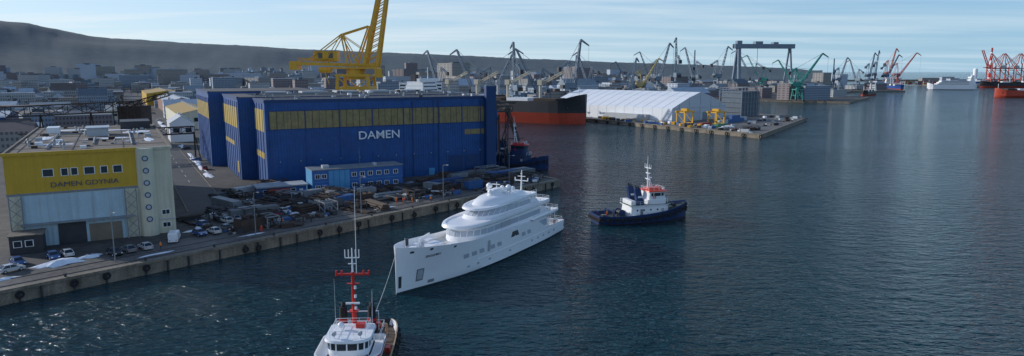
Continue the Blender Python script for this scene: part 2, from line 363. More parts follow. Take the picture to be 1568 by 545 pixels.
def blockset(name,n,azr,yr,hr,sr,ang=None,gable=.3,seed=1,hill=False):
    rr=random.Random(seed); mb=MB(); k=0; tries=0
    while k<n and tries<n*20:
        tries+=1
        y=rr.uniform(*yr); x=rr.uniform(*azr)*y if abs(azr[0])<5 else rr.uniform(*azr)
        if not inside(x,y) or not inside(x+sr[1]*.6,y-sr[1]*.6) or blocked(Vector((x,y)),20): continue
        rel=Vector((x+110,y-230)); of=rel.dot(Vector((.866,.5)))
        if abs(of)<14 : continue
        h=rr.uniform(*hr)*(1 if rr.random()<.85 else 1.7); a=rr.uniform(*sr); b=rr.uniform(sr[0],sr[0]*1.8)
        zb=LZ+(hillh(math.hypot(x,y),math.atan2(x,y))-2 if hill and math.hypot(x,y)>2500 else 0)
        if zb>42: continue
        mb.M=Matrix.Translation((x,y,zb))@Matrix.Rotation((ang if ang is not None and rr.random()<.8 else rr.uniform(0,3)),4,'Z')
        fm=rr.choice(FAC); rm=rr.choice(ROO)
        if rr.random()<gable:
            mb.bb(-a/2,a/2,-b/2,b/2,0,h*.75,fm)
            mb.add([(-a/2,-b/2,h*.75),(a/2,-b/2,h*.75),(a/2,b/2,h*.75),(-a/2,b/2,h*.75),(-a/2,0,h*1.05),(a/2,0,h*1.05)],[(0,1,5,4),(2,3,4,5),(1,2,5),(3,0,4)],rm)
        else:
            mb.bb(-a/2,a/2,-b/2,b/2,0,h,fm); mb.bb(-a/2,a/2,-b/2,b/2,h,h+.5,rm)
            if rr.random()<.5: mb.bb(-a/6,a/8,-b/6,b/6,h+.5,h+2.8,rr.choice(ROO))
        k+=1
    mb.M=Matrix(); return mb.make(name)
blockset('distant_town_houses',1500,(-.82,.22),(700,2900),(8,17),(10,30),ang=.5,seed=3,hill=True)
blockset('distant_apartment_blocks',120,(-.8,.15),(1300,2900),(22,36),(28,60),ang=.3,gable=0,seed=5,hill=True)
blockset('industrial_sheds',190,(-700,-150),(330,950),(6,12),(14,44),ang=A0,seed=8,gable=.5)
blockset('shipyard_workshops',170,(-120,760),(660,1700),(8,20),(18,54),ang=A0,seed=9,gable=.4)
treem=pm('bare_tree_crowns',(.035,.042,.042),.95,col2=(.08,.085,.08),scale=.2,fine=1)
def trees(name,n,fn,seed,hr=(7,13)):
    rr=random.Random(seed); mb=MB()
    for _ in range(n):
        x,y=fn(rr)
        if not inside(x,y) or blocked(Vector((x,y)),10): continue
        h=rr.uniform(*hr); mb.cyl((x,y,LZ),(x,y,LZ+h*.55),.25,treem,.1,n=5)
        for k in range(26):
            t=rr.uniform(0,6.28); r=h*.34*math.sqrt(rr.random()); z=LZ+h*(.35+.65*rr.random()); r*=1-abs((z-LZ)/h-.6)
            c=Vector((x+r*math.cos(t),y+r*math.sin(t),z)); q=h*.14
            a=Vector((rr.uniform(-1,1),rr.uniform(-1,1),rr.uniform(-.3,1)))*q; b=Vector((rr.uniform(-1,1),rr.uniform(-1,1),rr.uniform(-1,1)))*q
            mb.add([c,c+a,c+b],[(0,1,2)],treem)
    mb.make(name,recalc=False)
trees('distant_tree_belt',2200,lambda r:((lambda y:(r.uniform(-.85,.25)*y,y))(r.uniform(560,2500))),4,(8,14))
def win(mb,x,z,w,h,y=0,frame=white,gl=glass,split=1):
    mb.bb(x-w/2-.1,x+w/2+.1,y-.06,y+.01,z-h/2-.1,z+h/2+.1,frame)
    pw=w/split
    for i in range(split): mb.bb(x-w/2+i*pw+.04,x-w/2+(i+1)*pw-.04,y-.075,y-.03,z-h/2,z+h/2,gl)
# ---------------------------------------------------------------- big blue hall
HO=(-79,218.5,LZ)
def hall():
    e=empty('shipyard_assembly_hall',HO,A0)
    mb=MB(); H=28.0
    mb.bb(0,82,0,22,0,H,hallblue); mb.bb(-5,82,22.003,64,0,H+.4,hallblue); mb.bb(-10,34,64.006,114,0,H+1.3,hallblue)
    mb.make('walls',parent=e)
    mb=MB()
    mb.bb(.6,81.4,.6,21.9,H,H+.25,roofg); mb.bb(-4.4,81.4,22.6,63.5,H+.4,H+.65,roofg); mb.bb(-9.4,33.4,64.6,113.4,H+1.3,H+1.6,roofg)
    for (x0,x1,y0,y1,z) in ((0,82,0,22,H),(-5,82,22.003,64,H+.4),(-10,34,64.006,114,H+1.3)):
        if y0<1: mb.bb(x0-.15,x1+.15,y0-.15,y0+.45,z-.6,z+.4,hallblue2)
        mb.bb(x0-.15,x0+.45,y0+.45,y1,z-.6,z+.4,hallblue2); mb.bb(x1-.45,x1+.15,y0+.45,y1,z-.6,z+.38,hallblue2)
    r=random.Random(2)
    for i in range(60):
        x=r.uniform(3,78);y=r.uniform(3,62);z=H+.2+(.4 if y>22 else 0); s=r.uniform(.3,.9)
        if r.random()<.5: mb.cyl((x,y,z),(x,y,z+s*1.4),s*.35,lgrey); mb.cyl((x,y,z+s*1.4),(x,y,z+s*1.7),s*.6,lgrey,.1)
        else: mb.bb(x-s,x+s,y-s*.7,y+s*.7,z,z+s*1.1,r.choice([lgrey,grey,white,rust]))
    for y in (8,15,30,38,46,54): mb.bb(2,80,y,y+.25,H+.25,H+(.4 if y<22 else .85),grey)
    for x in (10,24,38,52,66): mb.bb(x,x+9,54,61,H+.6,H+1.5,lgrey)
    mb.rail([(1,1,H+.3),(81,1,H+.3)],1.1,grey,2.5,.06)
    mb.make('roof',parent=e)
    mb=MB(); z0,z1=18.9,24.6; n=7
    for i in range(n):
        xa=1.3+i*(79.5/n); w_=79.5/n
        for k in range(5): mb.bb(xa+.2+(w_-.4)*k/5,xa+.14+(w_-.4)*(k+1)/5,-.10-.012*((i*3+k*2)%3),.02,z0,z1,ochre)
        for k in range(1,5): mb.bb(xa+w_*k/5-.05,xa+w_*k/5+.05,-.15,-.13,z0,z1,rust)
        mb.bb(xa-.12,xa+.12,-.16,.02,0,H-.6,hallblue)
    mb.bb(1,81,-.07,.015,z0+.01,z1-.01,rust)
    for z in (z0-.25,z1+.05): mb.bb(.3,81.6,-.17,-.0,z,z+.22,hallblue2)
    for z in (12.6,6.8): mb.bb(0.3,81.6,-.10,.02,z,z+.12,hallblue)
    mb.bb(70.5,79.5,-.13,.02,14.3,16.2,ochre)
    mb.bb(-.10,.02,2,20,z0-1,z1+.5,ochreSun); mb.bb(-5.10,-4.98,24,62,z0-1,z1+.5,ochreSun); mb.bb(-10.1,-9.98,66,112,z0,z1+.5,ochreSun)
    for yy in range(4,112,5):
        xx=0 if yy<21 else (-5 if yy<63 else -10)
        mb.bb(xx-.2,xx,yy,yy+.3,0,H-.9,hallblue)
    mb.bb(-5.12,-4.98,26,30,2,6,ochreSun); mb.bb(-5.13,-4.98,34,58,11,12.5,ochreSun); mb.bb(-.12,.02,3,19,9,11,ochreSun)
    mb.bb(78.5,82.6,-2.2,-.3,0,H+4.0,hallblue2)
    mb.bb(82.02,94,18,50,0,22,hallblue); mb.bb(82.02,94,17.9,50,22,22.5,roofg)
    for x in (64,70.5): mb.bb(x,x+5.6,-.18,.02,.1,6.7,hallblue2)
    mb.bb(56,58.2,-.2,.02,.1,2.6,lblue)
    for x in (50,60,77): mb.bb(x-.12,x+.12,-.32,-.2,0,H-1,hallblue2)
    for i in range(12): mb.cyl((4+i*6.6,-.5,8.2),(4+i*6.6,-.2,8.4),.25,lgrey,.1,n=6)
    mb.make('facade_panels',parent=e)
    wt=pm('sign_white',(.70,.74,.78),.5,var=.05)
    text('sign_lettering','DAMEN',3.9,wt,(37.6,-.45,15.6),(rad(90),0,0),e,ext=.12,sx=1.12,off=.025)
hall()
def longhall(name,loc,rz,lx,ly,h,wm,rm,ridge=2.5,bays=1,windows=True):
    mb=MB(); bw=ly/bays
    mb.bb(0,lx,0,ly,0,h,wm)
    for k in range(bays):
        y0=k*bw;y1=y0+bw;ym=(y0+y1)/2
        mb.add([(-.4,y0-.3,h),(lx+.4,y0-.3,h),(lx+.4,ym,h+ridge),(-.4,ym,h+ridge),(lx+.4,y1+.3,h),(-.4,y1+.3,h)],[(0,1,2,3),(3,2,4,5)],rm)
        mb.add([(0,y0,h),(0,y1,h),(0,ym,h+ridge-.05)],[(0,1,2)],wm); mb.add([(lx,y0,h),(lx,y1,h),(lx,ym,h+ridge-.05)],[(0,1,2)],wm)
        for i in range(int(lx/12)): mb.bb(i*12+4,i*12+8,ym-.6,ym+.6,h+ridge-.2,h+ridge+.7,lgrey)
    if windows:
        for i in range(int(lx/6)): win(mb,i*6+3,h*.6,3.4,1.8,0,lgrey,glass,2)
        for i in range(int(ly/6)): mb.bb(-.08,.01,i*6+1.5,i*6+4.5,h*.5,h*.75,glass)
        mb.bb(lx*.45,lx*.45+4,-.08,.01,.05,h*.42,lgrey)
    return mb.make(name,loc,rz)
yroof=pm('yellow_roof_sheet',(.40,.26,.07),.7,var=.15)
wroof=pm('white_corrugated_roof',(.46,.48,.50),.6,var=.1,corr=1.5)
brick=pm('red_brick_wall',(.24,.13,.10),.85,var=.2)
longhall('steel_workshop',(-104,300,LZ),A0,80,44,23,lgrey,wroof,4,bays=2)
o=rp(150,16); longhall('boat_shed',(o.x,o.y,LZ),A0+rad(90),26,12,10,white,wroof,4)
o=rp(235,40); longhall('yellow_roof_workshop',(o.x,o.y,LZ),rad(120),150,26,10,cream,yroof,3)
o=rp(420,44); longhall('brick_workshop',(o.x,o.y,LZ),rad(120),140,26,11,brick,wroof,3)
o=rp(240,76); longhall('white_workshop',(o.x,o.y,LZ),rad(120),120,30,12,white,yroof,3)
o=rp(600,50); longhall('yellow_storehouse',(o.x,o.y,LZ),rad(120),150,40,13,yel,yroof,3)
o=rp(350,-12); longhall('rail_shed',(o.x,o.y,LZ),rad(120),110,16,7,cream,ROO[0],2)
longhall('office_block',(-290,640,LZ),.2,30,16,17,white,ROO[0],.5)
longhall('blue_warehouse',(-262,330,LZ),A0,14,50,15,hallblue2,ROO[2],2)
def tower_block(name,loc,rz,lx,ly,h,m):
    mb=MB(); mb.bb(0,lx,0,ly,0,h,m); mb.bb(.4,lx-.4,.4,ly-.4,h,h+.6,ROO[0]); mb.bb(lx*.3,lx*.55,ly*.3,ly*.7,h+.6,h+3.5,lgrey)
    for z in range(int(h/3.2)): mb.bb(.8,lx-.8,-.06,.01,z*3.2+1.2,z*3.2+2.7,glass)
    for z in range(int(h/3.2)+1): mb.bb(.0,lx,-.12,-.02,z*3.2+.3,z*3.2+1.0,white)
    mb.make(name,loc,rz)
tower_block('office_building',(-105,640,LZ),.15,40,16,27,white)
# ---------------------------------------------------------------- yellow building
def yellowb():
    A=rad(30); ux,uy=math.cos(A),math.sin(A); Lx=31.5
    e=empty('yellow_shipyard_building',(-79-Lx*ux,157-Lx*uy,LZ),A)
    mb=MB(); H=20.0; D=80; X1=Lx-7
    mb.bb(0,X1,0,D,0,11.6,cream); mb.bb(0,X1,-.02,D,11.6,H,yel); mb.bb(X1+.002,Lx,.6,D,0,H,cream)
    mb.make('walls',parent=e)
    mb=MB()
    mb.bb(-.1,Lx+.1,.3,D,H,H+.12,roofb)
    mb.bb(-.3,X1,-.3,.3,H-.2,H+.5,yel); mb.bb(X1,Lx+.3,.3,.9,H-.2,H+.4,cream); mb.bb(-.3,.2,.3,D,H-.2,H+.4,roofb); mb.bb(Lx-.2,Lx+.3,.9,D,H-.2,H+.4,roofb)
    r=random.Random(4)
    for i in range(60):
        x=r.uniform(2,Lx-3); y=r.uniform(5,D-4); s=r.uniform(.25,.8)
        if r.random()<.45: mb.cyl((x,y,H+.1),(x,y,H+.1+s*1.5),s*.4,lgrey); mb.cyl((x,y,H+.1+s*1.5),(x,y,H+.2+s*1.9),s*.6,grey,.1)
        else: mb.bb(x-s,x+s,y-s,y+s,H+.1,H+.1+s,r.choice([lgrey,dark,white,rust]))
    mb.bb(14,19,40,48,H+.1,H+2.2,lgrey); mb.bb(13.7,19.3,39.7,48.3,H+2.2,H+2.45,ROO[2])
    mb.bb(4,7,55,61,H+.1,H+1.8,white); mb.bb(22,30,62,74,H+.1,H+2.4,dark)
    for (x0,y0,x1,y1) in ((16,15,16,34),(7,8,7,48),(7,48,14,48),(24,10,24,52)): mb.cyl((x0,y0,H+.4),(x1,y1,H+.4),.18,grey)
    for k in range(3): mb.bb(2+k*10,2.2+k*10,1,D,H+.12,H+.2,dark)
    for k in range(5): mb.bb(.5,Lx-.5,12+k*15,12.15+k*15,H+.12,H+.19,dark)
    mb.make('roof',parent=e)
    for k,(x,y,a,b) in enumerate(((8,20,4,2),(20,32,5,1.5),(26,50,3,4),(10,66,5,2),(5,40,1.2,6),(20,60,4,2),(28,24,1.0,6))):
        s_=blob('snow',(0,0,0),a,b,0,snow,.12,seed=40+k*3); s_.parent=e; s_.location=(x,y,H+.13)
    mb=MB()
    for x,w_ in ((7.6,1.9),(10.6,1.2),(12.4,1.2),(15.2,1.9),(18.0,1.3),(20.6,1.7)): win(mb,x,15.9,w_,1.5,-.02,white,glass,1)
    mb.bb(-.1,X1,-.10,0,11.3,11.75,grey)
    mb.bb(2.4,21.4,-.12,.0,.05,11.2,paleb)
    for x in (5.6,8.8,12,15.2,18.4): mb.bb(x-.06,x+.06,-.18,-.1,.05,11.2,lgrey)
    for (x0,x1,z0,z1) in ((8.4,13.6,.05,4.8),(14.2,20.5,.05,4.0)): mb.bb(x0,x1,-.25,-.12,z0,z1,dark if x0<10 else pm('door_tan',(.18,.15,.11),.7))
    mb.bb(2,23,-1.3,-.1,4.9,5.2,grey)
    for x in (0.3,21.6):
        for k in range(5):
            mb.beam((x,-.9,k*2.2),(x+2.2,-.9,k*2.2+2.2),.12,grey); mb.beam((x+2.2,-.9,k*2.2),(x,-.9,k*2.2+2.2),.12,grey)
        mb.beam((x,-.9,0),(x,-.9,11.4),.22,grey); mb.beam((x+2.2,-.9,0),(x+2.2,-.9,11.4),.22,grey)
    mb.cyl((X1+1.6,.5,0),(X1+1.6,.5,H+.2),1.9,cream,n=24)
    blu=pm('porthole_trim_blue',(.05,.08,.16),.5)
    for k in range(6):
        z=4+k*2.8; mb.cyl((X1+1.6,-1.38,z),(X1+1.6,-1.50,z),.66,blu,n=16); mb.cyl((X1+1.6,-1.5,z),(X1+1.6,-1.58,z),.42,lgrey,n=16)
    for z in (1.4,4.4): win(mb,Lx-1.9,z+.6,1.6,1.0,.6,white,glass,2)
    mb.bb(X1+3.3,Lx+.05,.45,.58,3.2,3.5,lgrey)
    for y in range(8,78,7): mb.bb(Lx,Lx+.08,y,y+3,9,11,glass); mb.bb(Lx,Lx+.08,y,y+3,14,16,glass)
    mb.bb(Lx,Lx+.1,12,18,0,5,rust)
    mb.make('facade_details',parent=e)
    nb=pm('sign_navy',(.07,.07,.12),.5)
    text('sign_lettering','DAMEN GDYNIA',1.55,nb,(14.2,-.12,13.2),(rad(90),0,0),e,ext=.03,sx=1.1,off=.0)
    mb=MB(); mb.bb(0.2,6,-6,-.2,0,3.8,dark); mb.bb(0,6.2,-6.2,-.2,3.8,4.0,roofb)
    for x in (1.6,3.6): win(mb,x,2.2,1.3,1.2,-6,white)
    mb.make('lean_to_shed',parent=e)
yellowb()
def offices():
    e=empty('blue_office_building',(-60.9,205.7,LZ),A0)
    mb=MB(); L_=29; D=8; H=7.4
    mb.bb(0,L_,0,D,0,H,blueB); mb.bb(-.2,L_+.2,-.25,D+.2,H,H+.3,grey); mb.bb(-.1,.0,0,D,0,H,lblue)
    mb.bb(5,11.5,-.10,.01,.4,H-.3,lblue)
    for x in (6.5,8.3,10): mb.bb(x-.06,x+.06,-.14,-.09,.4,H-.3,blueB)
    for zz in (2.1,5.5):
        for x in (1.6,3.6,13,15.6,18.2,21,23.6,26.6):
            if (x,zz)==(15.6,2.1): continue
            win(mb,x,zz,1.4,1.2,0,white,glass,2)
    mb.bb(14.9,16.2,-.08,.01,.02,2.2,white); mb.bb(0,L_,-.05,.01,3.75,3.85,lblue)
    mb.beam((16,4,H),(16,4,H+6),.08,grey); mb.bb(4,6,3,5,H+.3,H+1.1,lgrey); mb.bb(20,21,2,4,H+.3,H+1,lgrey)
    mb.make('block',parent=e)
    mb=MB(); mb.bb(0,14,0,7,0,3.1,blueB); mb.bb(-.7,14.5,-.8,7.3,3.1,3.4,grey); mb.bb(-.6,14.4,-.7,7.2,3.4,3.46,pm('pale_cabin_roof',(.34,.37,.40),.8))
    for x in (2,4.5,7,10): win(mb,x,1.8,1.4,1.1,0)
    mb.bb(11.8,12.9,-.06,.01,.02,2.1,white)
    p=Vector((-60.9,205.7,LZ))-U*15.5+V*1.5
    mb.make('site_cabin',p,A0)
offices()
# ---------------------------------------------------------------- generic hull
def cr(p0,p1,p2,p3,t):
    return tuple(.5*((2*b)+(c-a)*t+(2*a-5*b+4*c-d)*t*t+(3*b-a-3*c+d)*t**3) for a,b,c,d in zip(p0,p1,p2,p3))
def dens(S,k=4):
    out=[]
    for i in range(len(S)-1):
        p0=S[max(i-1,0)];p3=S[min(i+2,len(S)-1)]
        for j in range(k): out.append(cr(p0,S[i],S[i+1],p3,j/k))
    out.append(tuple(S[-1])); return out
FR=[0,.2,.4,.6,.8,1]
def hull(mb,S,hm,bootm,deckm,capm,boot=.35,th=.22,bul=1.0,power=1.5,k=4,inner=None,low=-1.4,stripe=None):
    S=dens(S,k); rings=[]
    inner=inner or hm
    for (x,bd,bw,zs) in S:
        bd=max(bd,.04); bw=max(bw,.02); P=[(bw*.75,low)]
        for f in FR: z=boot+(zs-boot)*f; P.append((bw+(bd-bw)*f**power,z))
        ib=max(bd-th,.02); zd=zs-bul
        fi=max(0,(zd-boot)/(zs-boot)); ibd=max(.01,bw+(bd-bw)*fi**power-th)
        P.append((ib,zs)); P.append((min(ib,ibd),zd))
        rings.append([(x,y,z) for y,z in P]+[(x,-y,z) for y,z in reversed(P)])
    n=len(rings[0]); nf=len(FR)
    segm=[bootm]+[hm]*(nf-1)+[capm,inner,deckm,inner,capm]+[hm]*(nf-1)+[bootm,bootm]
    if stripe: segm[nf-1]=stripe; segm[n-1-nf]=stripe
    for a,b in zip(rings[:-1],rings[1:]):
        for i in range(n): mb.add([a[i],a[(i+1)%n],b[(i+1)%n],b[i]],[(0,1,2,3)],segm[i])
    for rr in (rings[0],rings[-1]):
        m=nf+1; outer=rr[:m]+rr[n-m:]
        mb.add(outer,[tuple(range(len(outer)))],hm)
    def surf(x,z):
        for a,b in zip(S[:-1],S[1:]):
            if a[0]<=x<=b[0]:
                t=(x-a[0])/(b[0]-a[0]+1e-9); q=[u+(v-u)*t for u,v in zip(a,b)]
                f=max(0,min(1,(z-boot)/(q[3]-boot))); return q[2]+(q[1]-q[2])*f**power
        return S[-1][1]
    return surf
def patch(mb,surf,x0,x1,z0,z1,mat,off=.03,n=6,side=1,slant=0):
    for i in range(n):
        a=x0+(x1-x0)*i/n; b=x0+(x1-x0)*(i+1)/n
        mb.add([(a,side*(surf(a,z0)+off),z0),(b,side*(surf(b,z0)+off),z0),(b+slant,side*(surf(b,z1)+off),z1),(a+slant,side*(surf(a,z1)+off),z1)],[(0,1,2,3)],mat)
def outl(x0,x1,w,nose,p=2.3,z=0,rc=.6,n=12,taper=0,rise=0):
    pts=[]; w0=w*(1-taper)
    pts.append((x0,w0-rc)); pts.append((x0+rc*.3,w0-rc*.3)); pts.append((x0+rc,w0))
    xn=x1-nose
    for i in range(4): f=(i+1)/4; pts.append((x0+rc+(xn-x0-rc)*f,w0+(w-w0)*f))
    for i in range(1,n+1):
        t=math.pi/2*i/n; pts.append((xn+nose*math.sin(t)**(2/p),max(w*max(math.cos(t),0)**(2/p),.0)))
    pts[-1]=(x1,0.001)
    def Z(x): return z-rise*max(0,(x-xn)/nose)
    return [(x,y,Z(x)) for x,y in pts]+[(x,-y,Z(x)) for x,y in reversed(pts[:-1])]
def house(mb,x0,x1,w,z0,z1,nose,mat,rf=1.2,ra=.6,wi=.25,top=None,band=None,bandm=None,p=2.3,mull=2):
    a=outl(x0,x1,w,nose,p,z0); b=outl(x0+ra,x1-rf,w-wi,nose,p,z1)
    mb.loft([a,b],mat,cap0=False,capm=top)
    if band:
        za,zb=band; n=len(a)
        def at(i,z,off):
            f=(z-z0)/(z1-z0); q=Vector(a[i]).lerp(Vector(b[i]),f)
            o=Vector((q.x-(x1-nose) if q.x>x1-nose else 0,q.y,0))
            return q+(o.normalized()*off if o.length>0 else Vector())
        for i in range(2,n-3):
            mb.add([at(i,za,.03),at(i+1,za,.03),at(i+1,zb,.03),at(i,zb,.03)],[(0,1,2,3)],bandm)
            if i%mull==0: mb.beam(at(i,za,.04),at(i,zb,.04),.12,mat)
def slab(mb,x0,x1,w,z0,z1,nose,mat,deckm,bul=.7,under=.8,p=2.2,taper=0,rise=0):
    r=[outl(x0+under,x1-under*1.5,w-under*.6,nose,p,z0,taper=taper,rise=rise*.3),outl(x0+.1,x1-.25,w-.08,nose,p,z0+(z1-z0)*.35,taper=taper,rise=rise*.6),outl(x0,x1,w,nose,p,z0+(z1-z0)*.6,taper=taper,rise=rise),outl(x0+.05,x1-.25,w-.10,nose,p,z1,taper=taper,rise=rise),outl(x0+.3,x1-.9,w-.5,nose,p,z1+.02,taper=taper,rise=rise*.7),outl(x0+.35,x1-1.0,w-.55,nose,p,z1-bul,taper=taper)]
    mb.loft(r,mat,capm=deckm)
# ---------------------------------------------------------------- yacht
def yacht():
    e=empty('superyacht',(9.3,171.5,0),math.atan2(-52.5,-30.3))
    mb=MB()
    S=[(0,4.5,4.2,2.9),(5,4.9,4.6,3.0),(10,5.1,4.9,3.3),(13,5.2,5.0,4.2),(16,5.3,5.1,5.6),(24,5.4,5.15,6.3),(32,5.4,5.1,6.4),(40,5.3,4.6,6.7),(46,5.0,3.8,7.2),(51,4.4,2.6,7.7),(55,3.5,1.55,8.1),(58,2.2,.75,8.45),(59.8,.95,.28,8.6),(60.6,.12,.05,8.7)]
    boot=pm('boot_stripe',(.05,.06,.07),.5)
    surf=hull(mb,S,ywhite,boot,ydeck,ywhite,boot=.25,bul=1.1,power=1.4,k=4)
    for sd_ in (1,-1):
        for i in range(36):
            x=1+i*1.1; mb.beam((x,sd_*(surf(x,2.4)+.02),2.4),(x+1.1,sd_*(surf(x+1.1,2.4)+.02),2.4),.14,ywhite)
        for x in (19,21.6,32,34.6,38.5,41,43.5): patch(mb,surf,x,x+1.6,3.5,4.4,ygrey,side=sd_,slant=.3,n=2)
        for x in (6,9,12,15,18,28,36,40,43): patch(mb,surf,x,x+.8,1.3,1.75,ygrey,side=sd_,n=1)
        patch(mb,surf,24.6,26.2,4.3,5.5,ydark,side=sd_,slant=.8,n=3); patch(mb,surf,26.6,28.2,4.3,5.5,ydark,side=sd_,slant=-.5,n=3)
        patch(mb,surf,36.4,37.4,3.2,5.6,lgrey,side=sd_,slant=.2,n=2,off=.035)
        patch(mb,surf,55.0,56.6,1.5,3.9,grey,side=sd_,n=3,off=.035); patch(mb,surf,55.25,56.35,1.8,3.6,lgrey,side=sd_,n=3,off=.06)
        patch(mb,surf,52.3,53.8,.6,1.2,grey,side=sd_,n=2)
        patch(mb,surf,59.6,60.2,1.0,3.2,dark,side=sd_,n=2,off=.03)
        for x in (48,54,57.8): patch(mb,surf,x,x+.7,(6.6 if x<50 else 7.3),(7.0 if x<50 else 7.7),ydark,side=sd_,n=1,off=.03)
    mb.bb(-1.2,.2,-3.9,3.9,.35,.75,ywhite); mb.bb(-.02,.1,-2.0,2.0,.8,2.6,ygrey)
    mb.make('hull',smooth=True,parent=e)
    mb=MB()
    house(mb,9,42,4.7,2.2,6.2,6,ywhite,rf=.3,wi=.05,band=(3.6,5.2),bandm=ygrey)
    slab(mb,3.6,19,5.2,5.7,6.6,1.2,ywhite,ydeck,bul=.6,taper=.06,under=.5)
    house(mb,12.0,42.6,4.55,5.3,8.9,8,ywhite,rf=1.0,wi=.15,band=(6.9,8.0),bandm=ygrey)
    slab(mb,7.6,43.6,5.0,8.3,9.6,11,ywhite,ywhite,bul=.35,taper=.10,under=1.0,p=2.5,rise=.35)
    house(mb,16,36.8,4.1,9.1,11.2,7,ywhite,rf=2.6,wi=.3,band=(9.95,10.95),bandm=ygrey)
    slab(mb,13.0,36.6,4.35,11.0,11.9,10,ywhite,ywhite,bul=.2,taper=.12,under=.9,p=2.5,rise=.25)
    r=[outl(16,33.5,3.5,9,2.4,11.7,taper=.2),outl(16.6,32.6,3.4,9,2.4,12.4,taper=.2),outl(17.6,31.4,3.05,8,2.4,12.85,taper=.2),outl(19.5,29.5,2.3,6.5,2.4,13.1,taper=.2)]
    mb.loft(r,ywhite)
    for s in (1,-1):
        for (xa,xb,z0,z1,y) in ((9.0,13.5,6.5,8.4,4.75),(12.5,17,9.4,11.1,4.0)):
            mb.add([(xa,s*y,z0),(xb,s*y,z0),(xb-.6,s*(y-.1),z1),(xa+2.2,s*(y-.1),z1),(xa,s*(y-.25),z0),(xb,s*(y-.25),z0),(xb-.6,s*(y-.35),z1),(xa+2.2,s*(y-.35),z1)],[(0,1,2,3),(4,5,6,7),(0,1,5,4),(1,2,6,5),(2,3,7,6),(3,0,4,7)],ywhite)
        for x in (5,8.5): mb.cyl((x,s*4.3,3),(x,s*4.3,5.8),.11,ywhite)
        mb.bb(27,31,s*4.58-.05,s*4.58+.05,6.9,8.1,lgrey)
    mb.make('superstructure',smooth=True,parent=e)
    mb=MB()
    a=outl(21.5,29,1.5,4,2.2,12.9); b=outl(22.6,28.0,1.2,3,2.2,13.8); c=outl(23.4,27.0,.9,2.5,2.2,14.3)
    mb.loft([a,b,c],ywhite,cap0=False)
    mb.beam((24.5,-3.0,13.7),(24.5,3.0,13.7),.9,ywhite,.3)
    for s in (1,-1): mb.cyl((24.5,s*2.6,12.6),(24.5,s*2.6,13.9),.35,ywhite,.3); mb.ball((24.5,s*2.5,14.5),.72,ywhite); mb.ball((20.6,s*1.4,13.7),.5,ywhite)
    mb.ball((28.2,0,13.9),.5,ywhite)
    mb.cyl((25.4,0,14.2),(25.4,0,15.7),.16,ywhite,.08); mb.beam((25.6,-1.0,15.2),(25.6,1.0,15.2),.2,ywhite)
    mb.cyl((15,0.4,11.6),(14.7,.4,17.0),.24,ywhite,.10); mb.beam((14.8,-1.3,14.6),(14.8,2.1,14.6),.22,ywhite); mb.beam((14.8,-.6,15.6),(14.8,1.4,15.6),.16,ywhite)
    for y in (-1.3,2.1): mb.cyl((14.8,y,14.6),(14.8,y,15.3),.13,ywhite)
    mb.ball((14.8,.4,16.2),.22,ywhite)
    for (x,y,l,w_,h) in ((49,0,3.2,2.2,.7),(52.8,1.5,1.4,.7,.8),(52.8,-1.5,1.4,.7,.8),(46.8,2.9,2.2,1.1,.8),(46.8,-2.9,2.2,1.1,.8),(55.5,0,1.0,1.2,.7)):
        zz=6.1+(x-46)*.1; mb.bb(x-l/2,x+l/2,y-w_/2,y+w_/2,zz-.3,zz+h,ywhite)
    mb.cyl((50.5,-2.2,6.3),(50.5,-2.2,8.0),.22,ywhite); mb.beam((50.5,-2.2,7.9),(47.2,-2.4,8.3),.25,ywhite)
    mb.cyl((57.6,0,7.4),(57.8,0,9.9),.06,ywhite,.03)
    mb.bb(53.5,54.1,-2.9,-2.6,7.2,8.6,dark)
    mb.rail([(.6,4.2,2.9),(.6,-4.2,2.9)],.9,ywhite,1.4)
    for s in (1,-1):
        mb.rail([(.6,s*4.2,2.9),(9,s*4.85,3.1)],.9,ywhite,1.4)
        mb.rail([(4,s*4.6,6.6),(12.6,s*4.8,6.6)],.8,ywhite,1.4); mb.rail([(8.0,s*4.2,9.6),(16,s*4.5,9.6)],.7,ywhite,1.4); mb.rail([(13.4,s*3.6,11.9),(18,s*3.8,11.9)],.7,ywhite,1.4)
    mb.rail([(8.0,-4.2,9.6),(8.0,4.2,9.6)],.7,ywhite,1.4); mb.rail([(4,-4.6,6.6),(4,4.6,6.6)],.8,ywhite,1.4)
    for (x,y,z,l,w_,h) in ((5,2,6.0,1.6,1.2,.9),(6,-2,6.0,2,1,.7),(11,1.6,9.2,1.4,1,.7),(14,-1.5,11.7,1.2,1.2,.5),(4,0,2.2,2.4,1.6,.7),(2,2.8,2.2,.9,.9,1.1)):
        mb.bb(x,x+l,y,y+w_,z,z+h,ygrey)
    mb.torus((6.5,4.95,3.6),.36,.09,red,ax=(0,1,0))
    mb.make('mast_and_deck_gear',smooth=True,parent=e)
    x,z=53.6,6.2; p=Vector((x,surf(x,z),z)); tx=-Vector((1,surf(x+.5,z)-surf(x-.5,z),0)).normalized(); tz=Vector((0,surf(x,z+.4)-surf(x,z-.4),.8)).normalized()
    nrm=tx.cross(tz).normalized(); Mx=Matrix((tx,tz,nrm)).transposed()
    text('name_lettering','EAGLE BAY',.62,dark,p+nrm*.10,Mx.to_euler(),e,ext=.02,sx=1.15)
yacht()
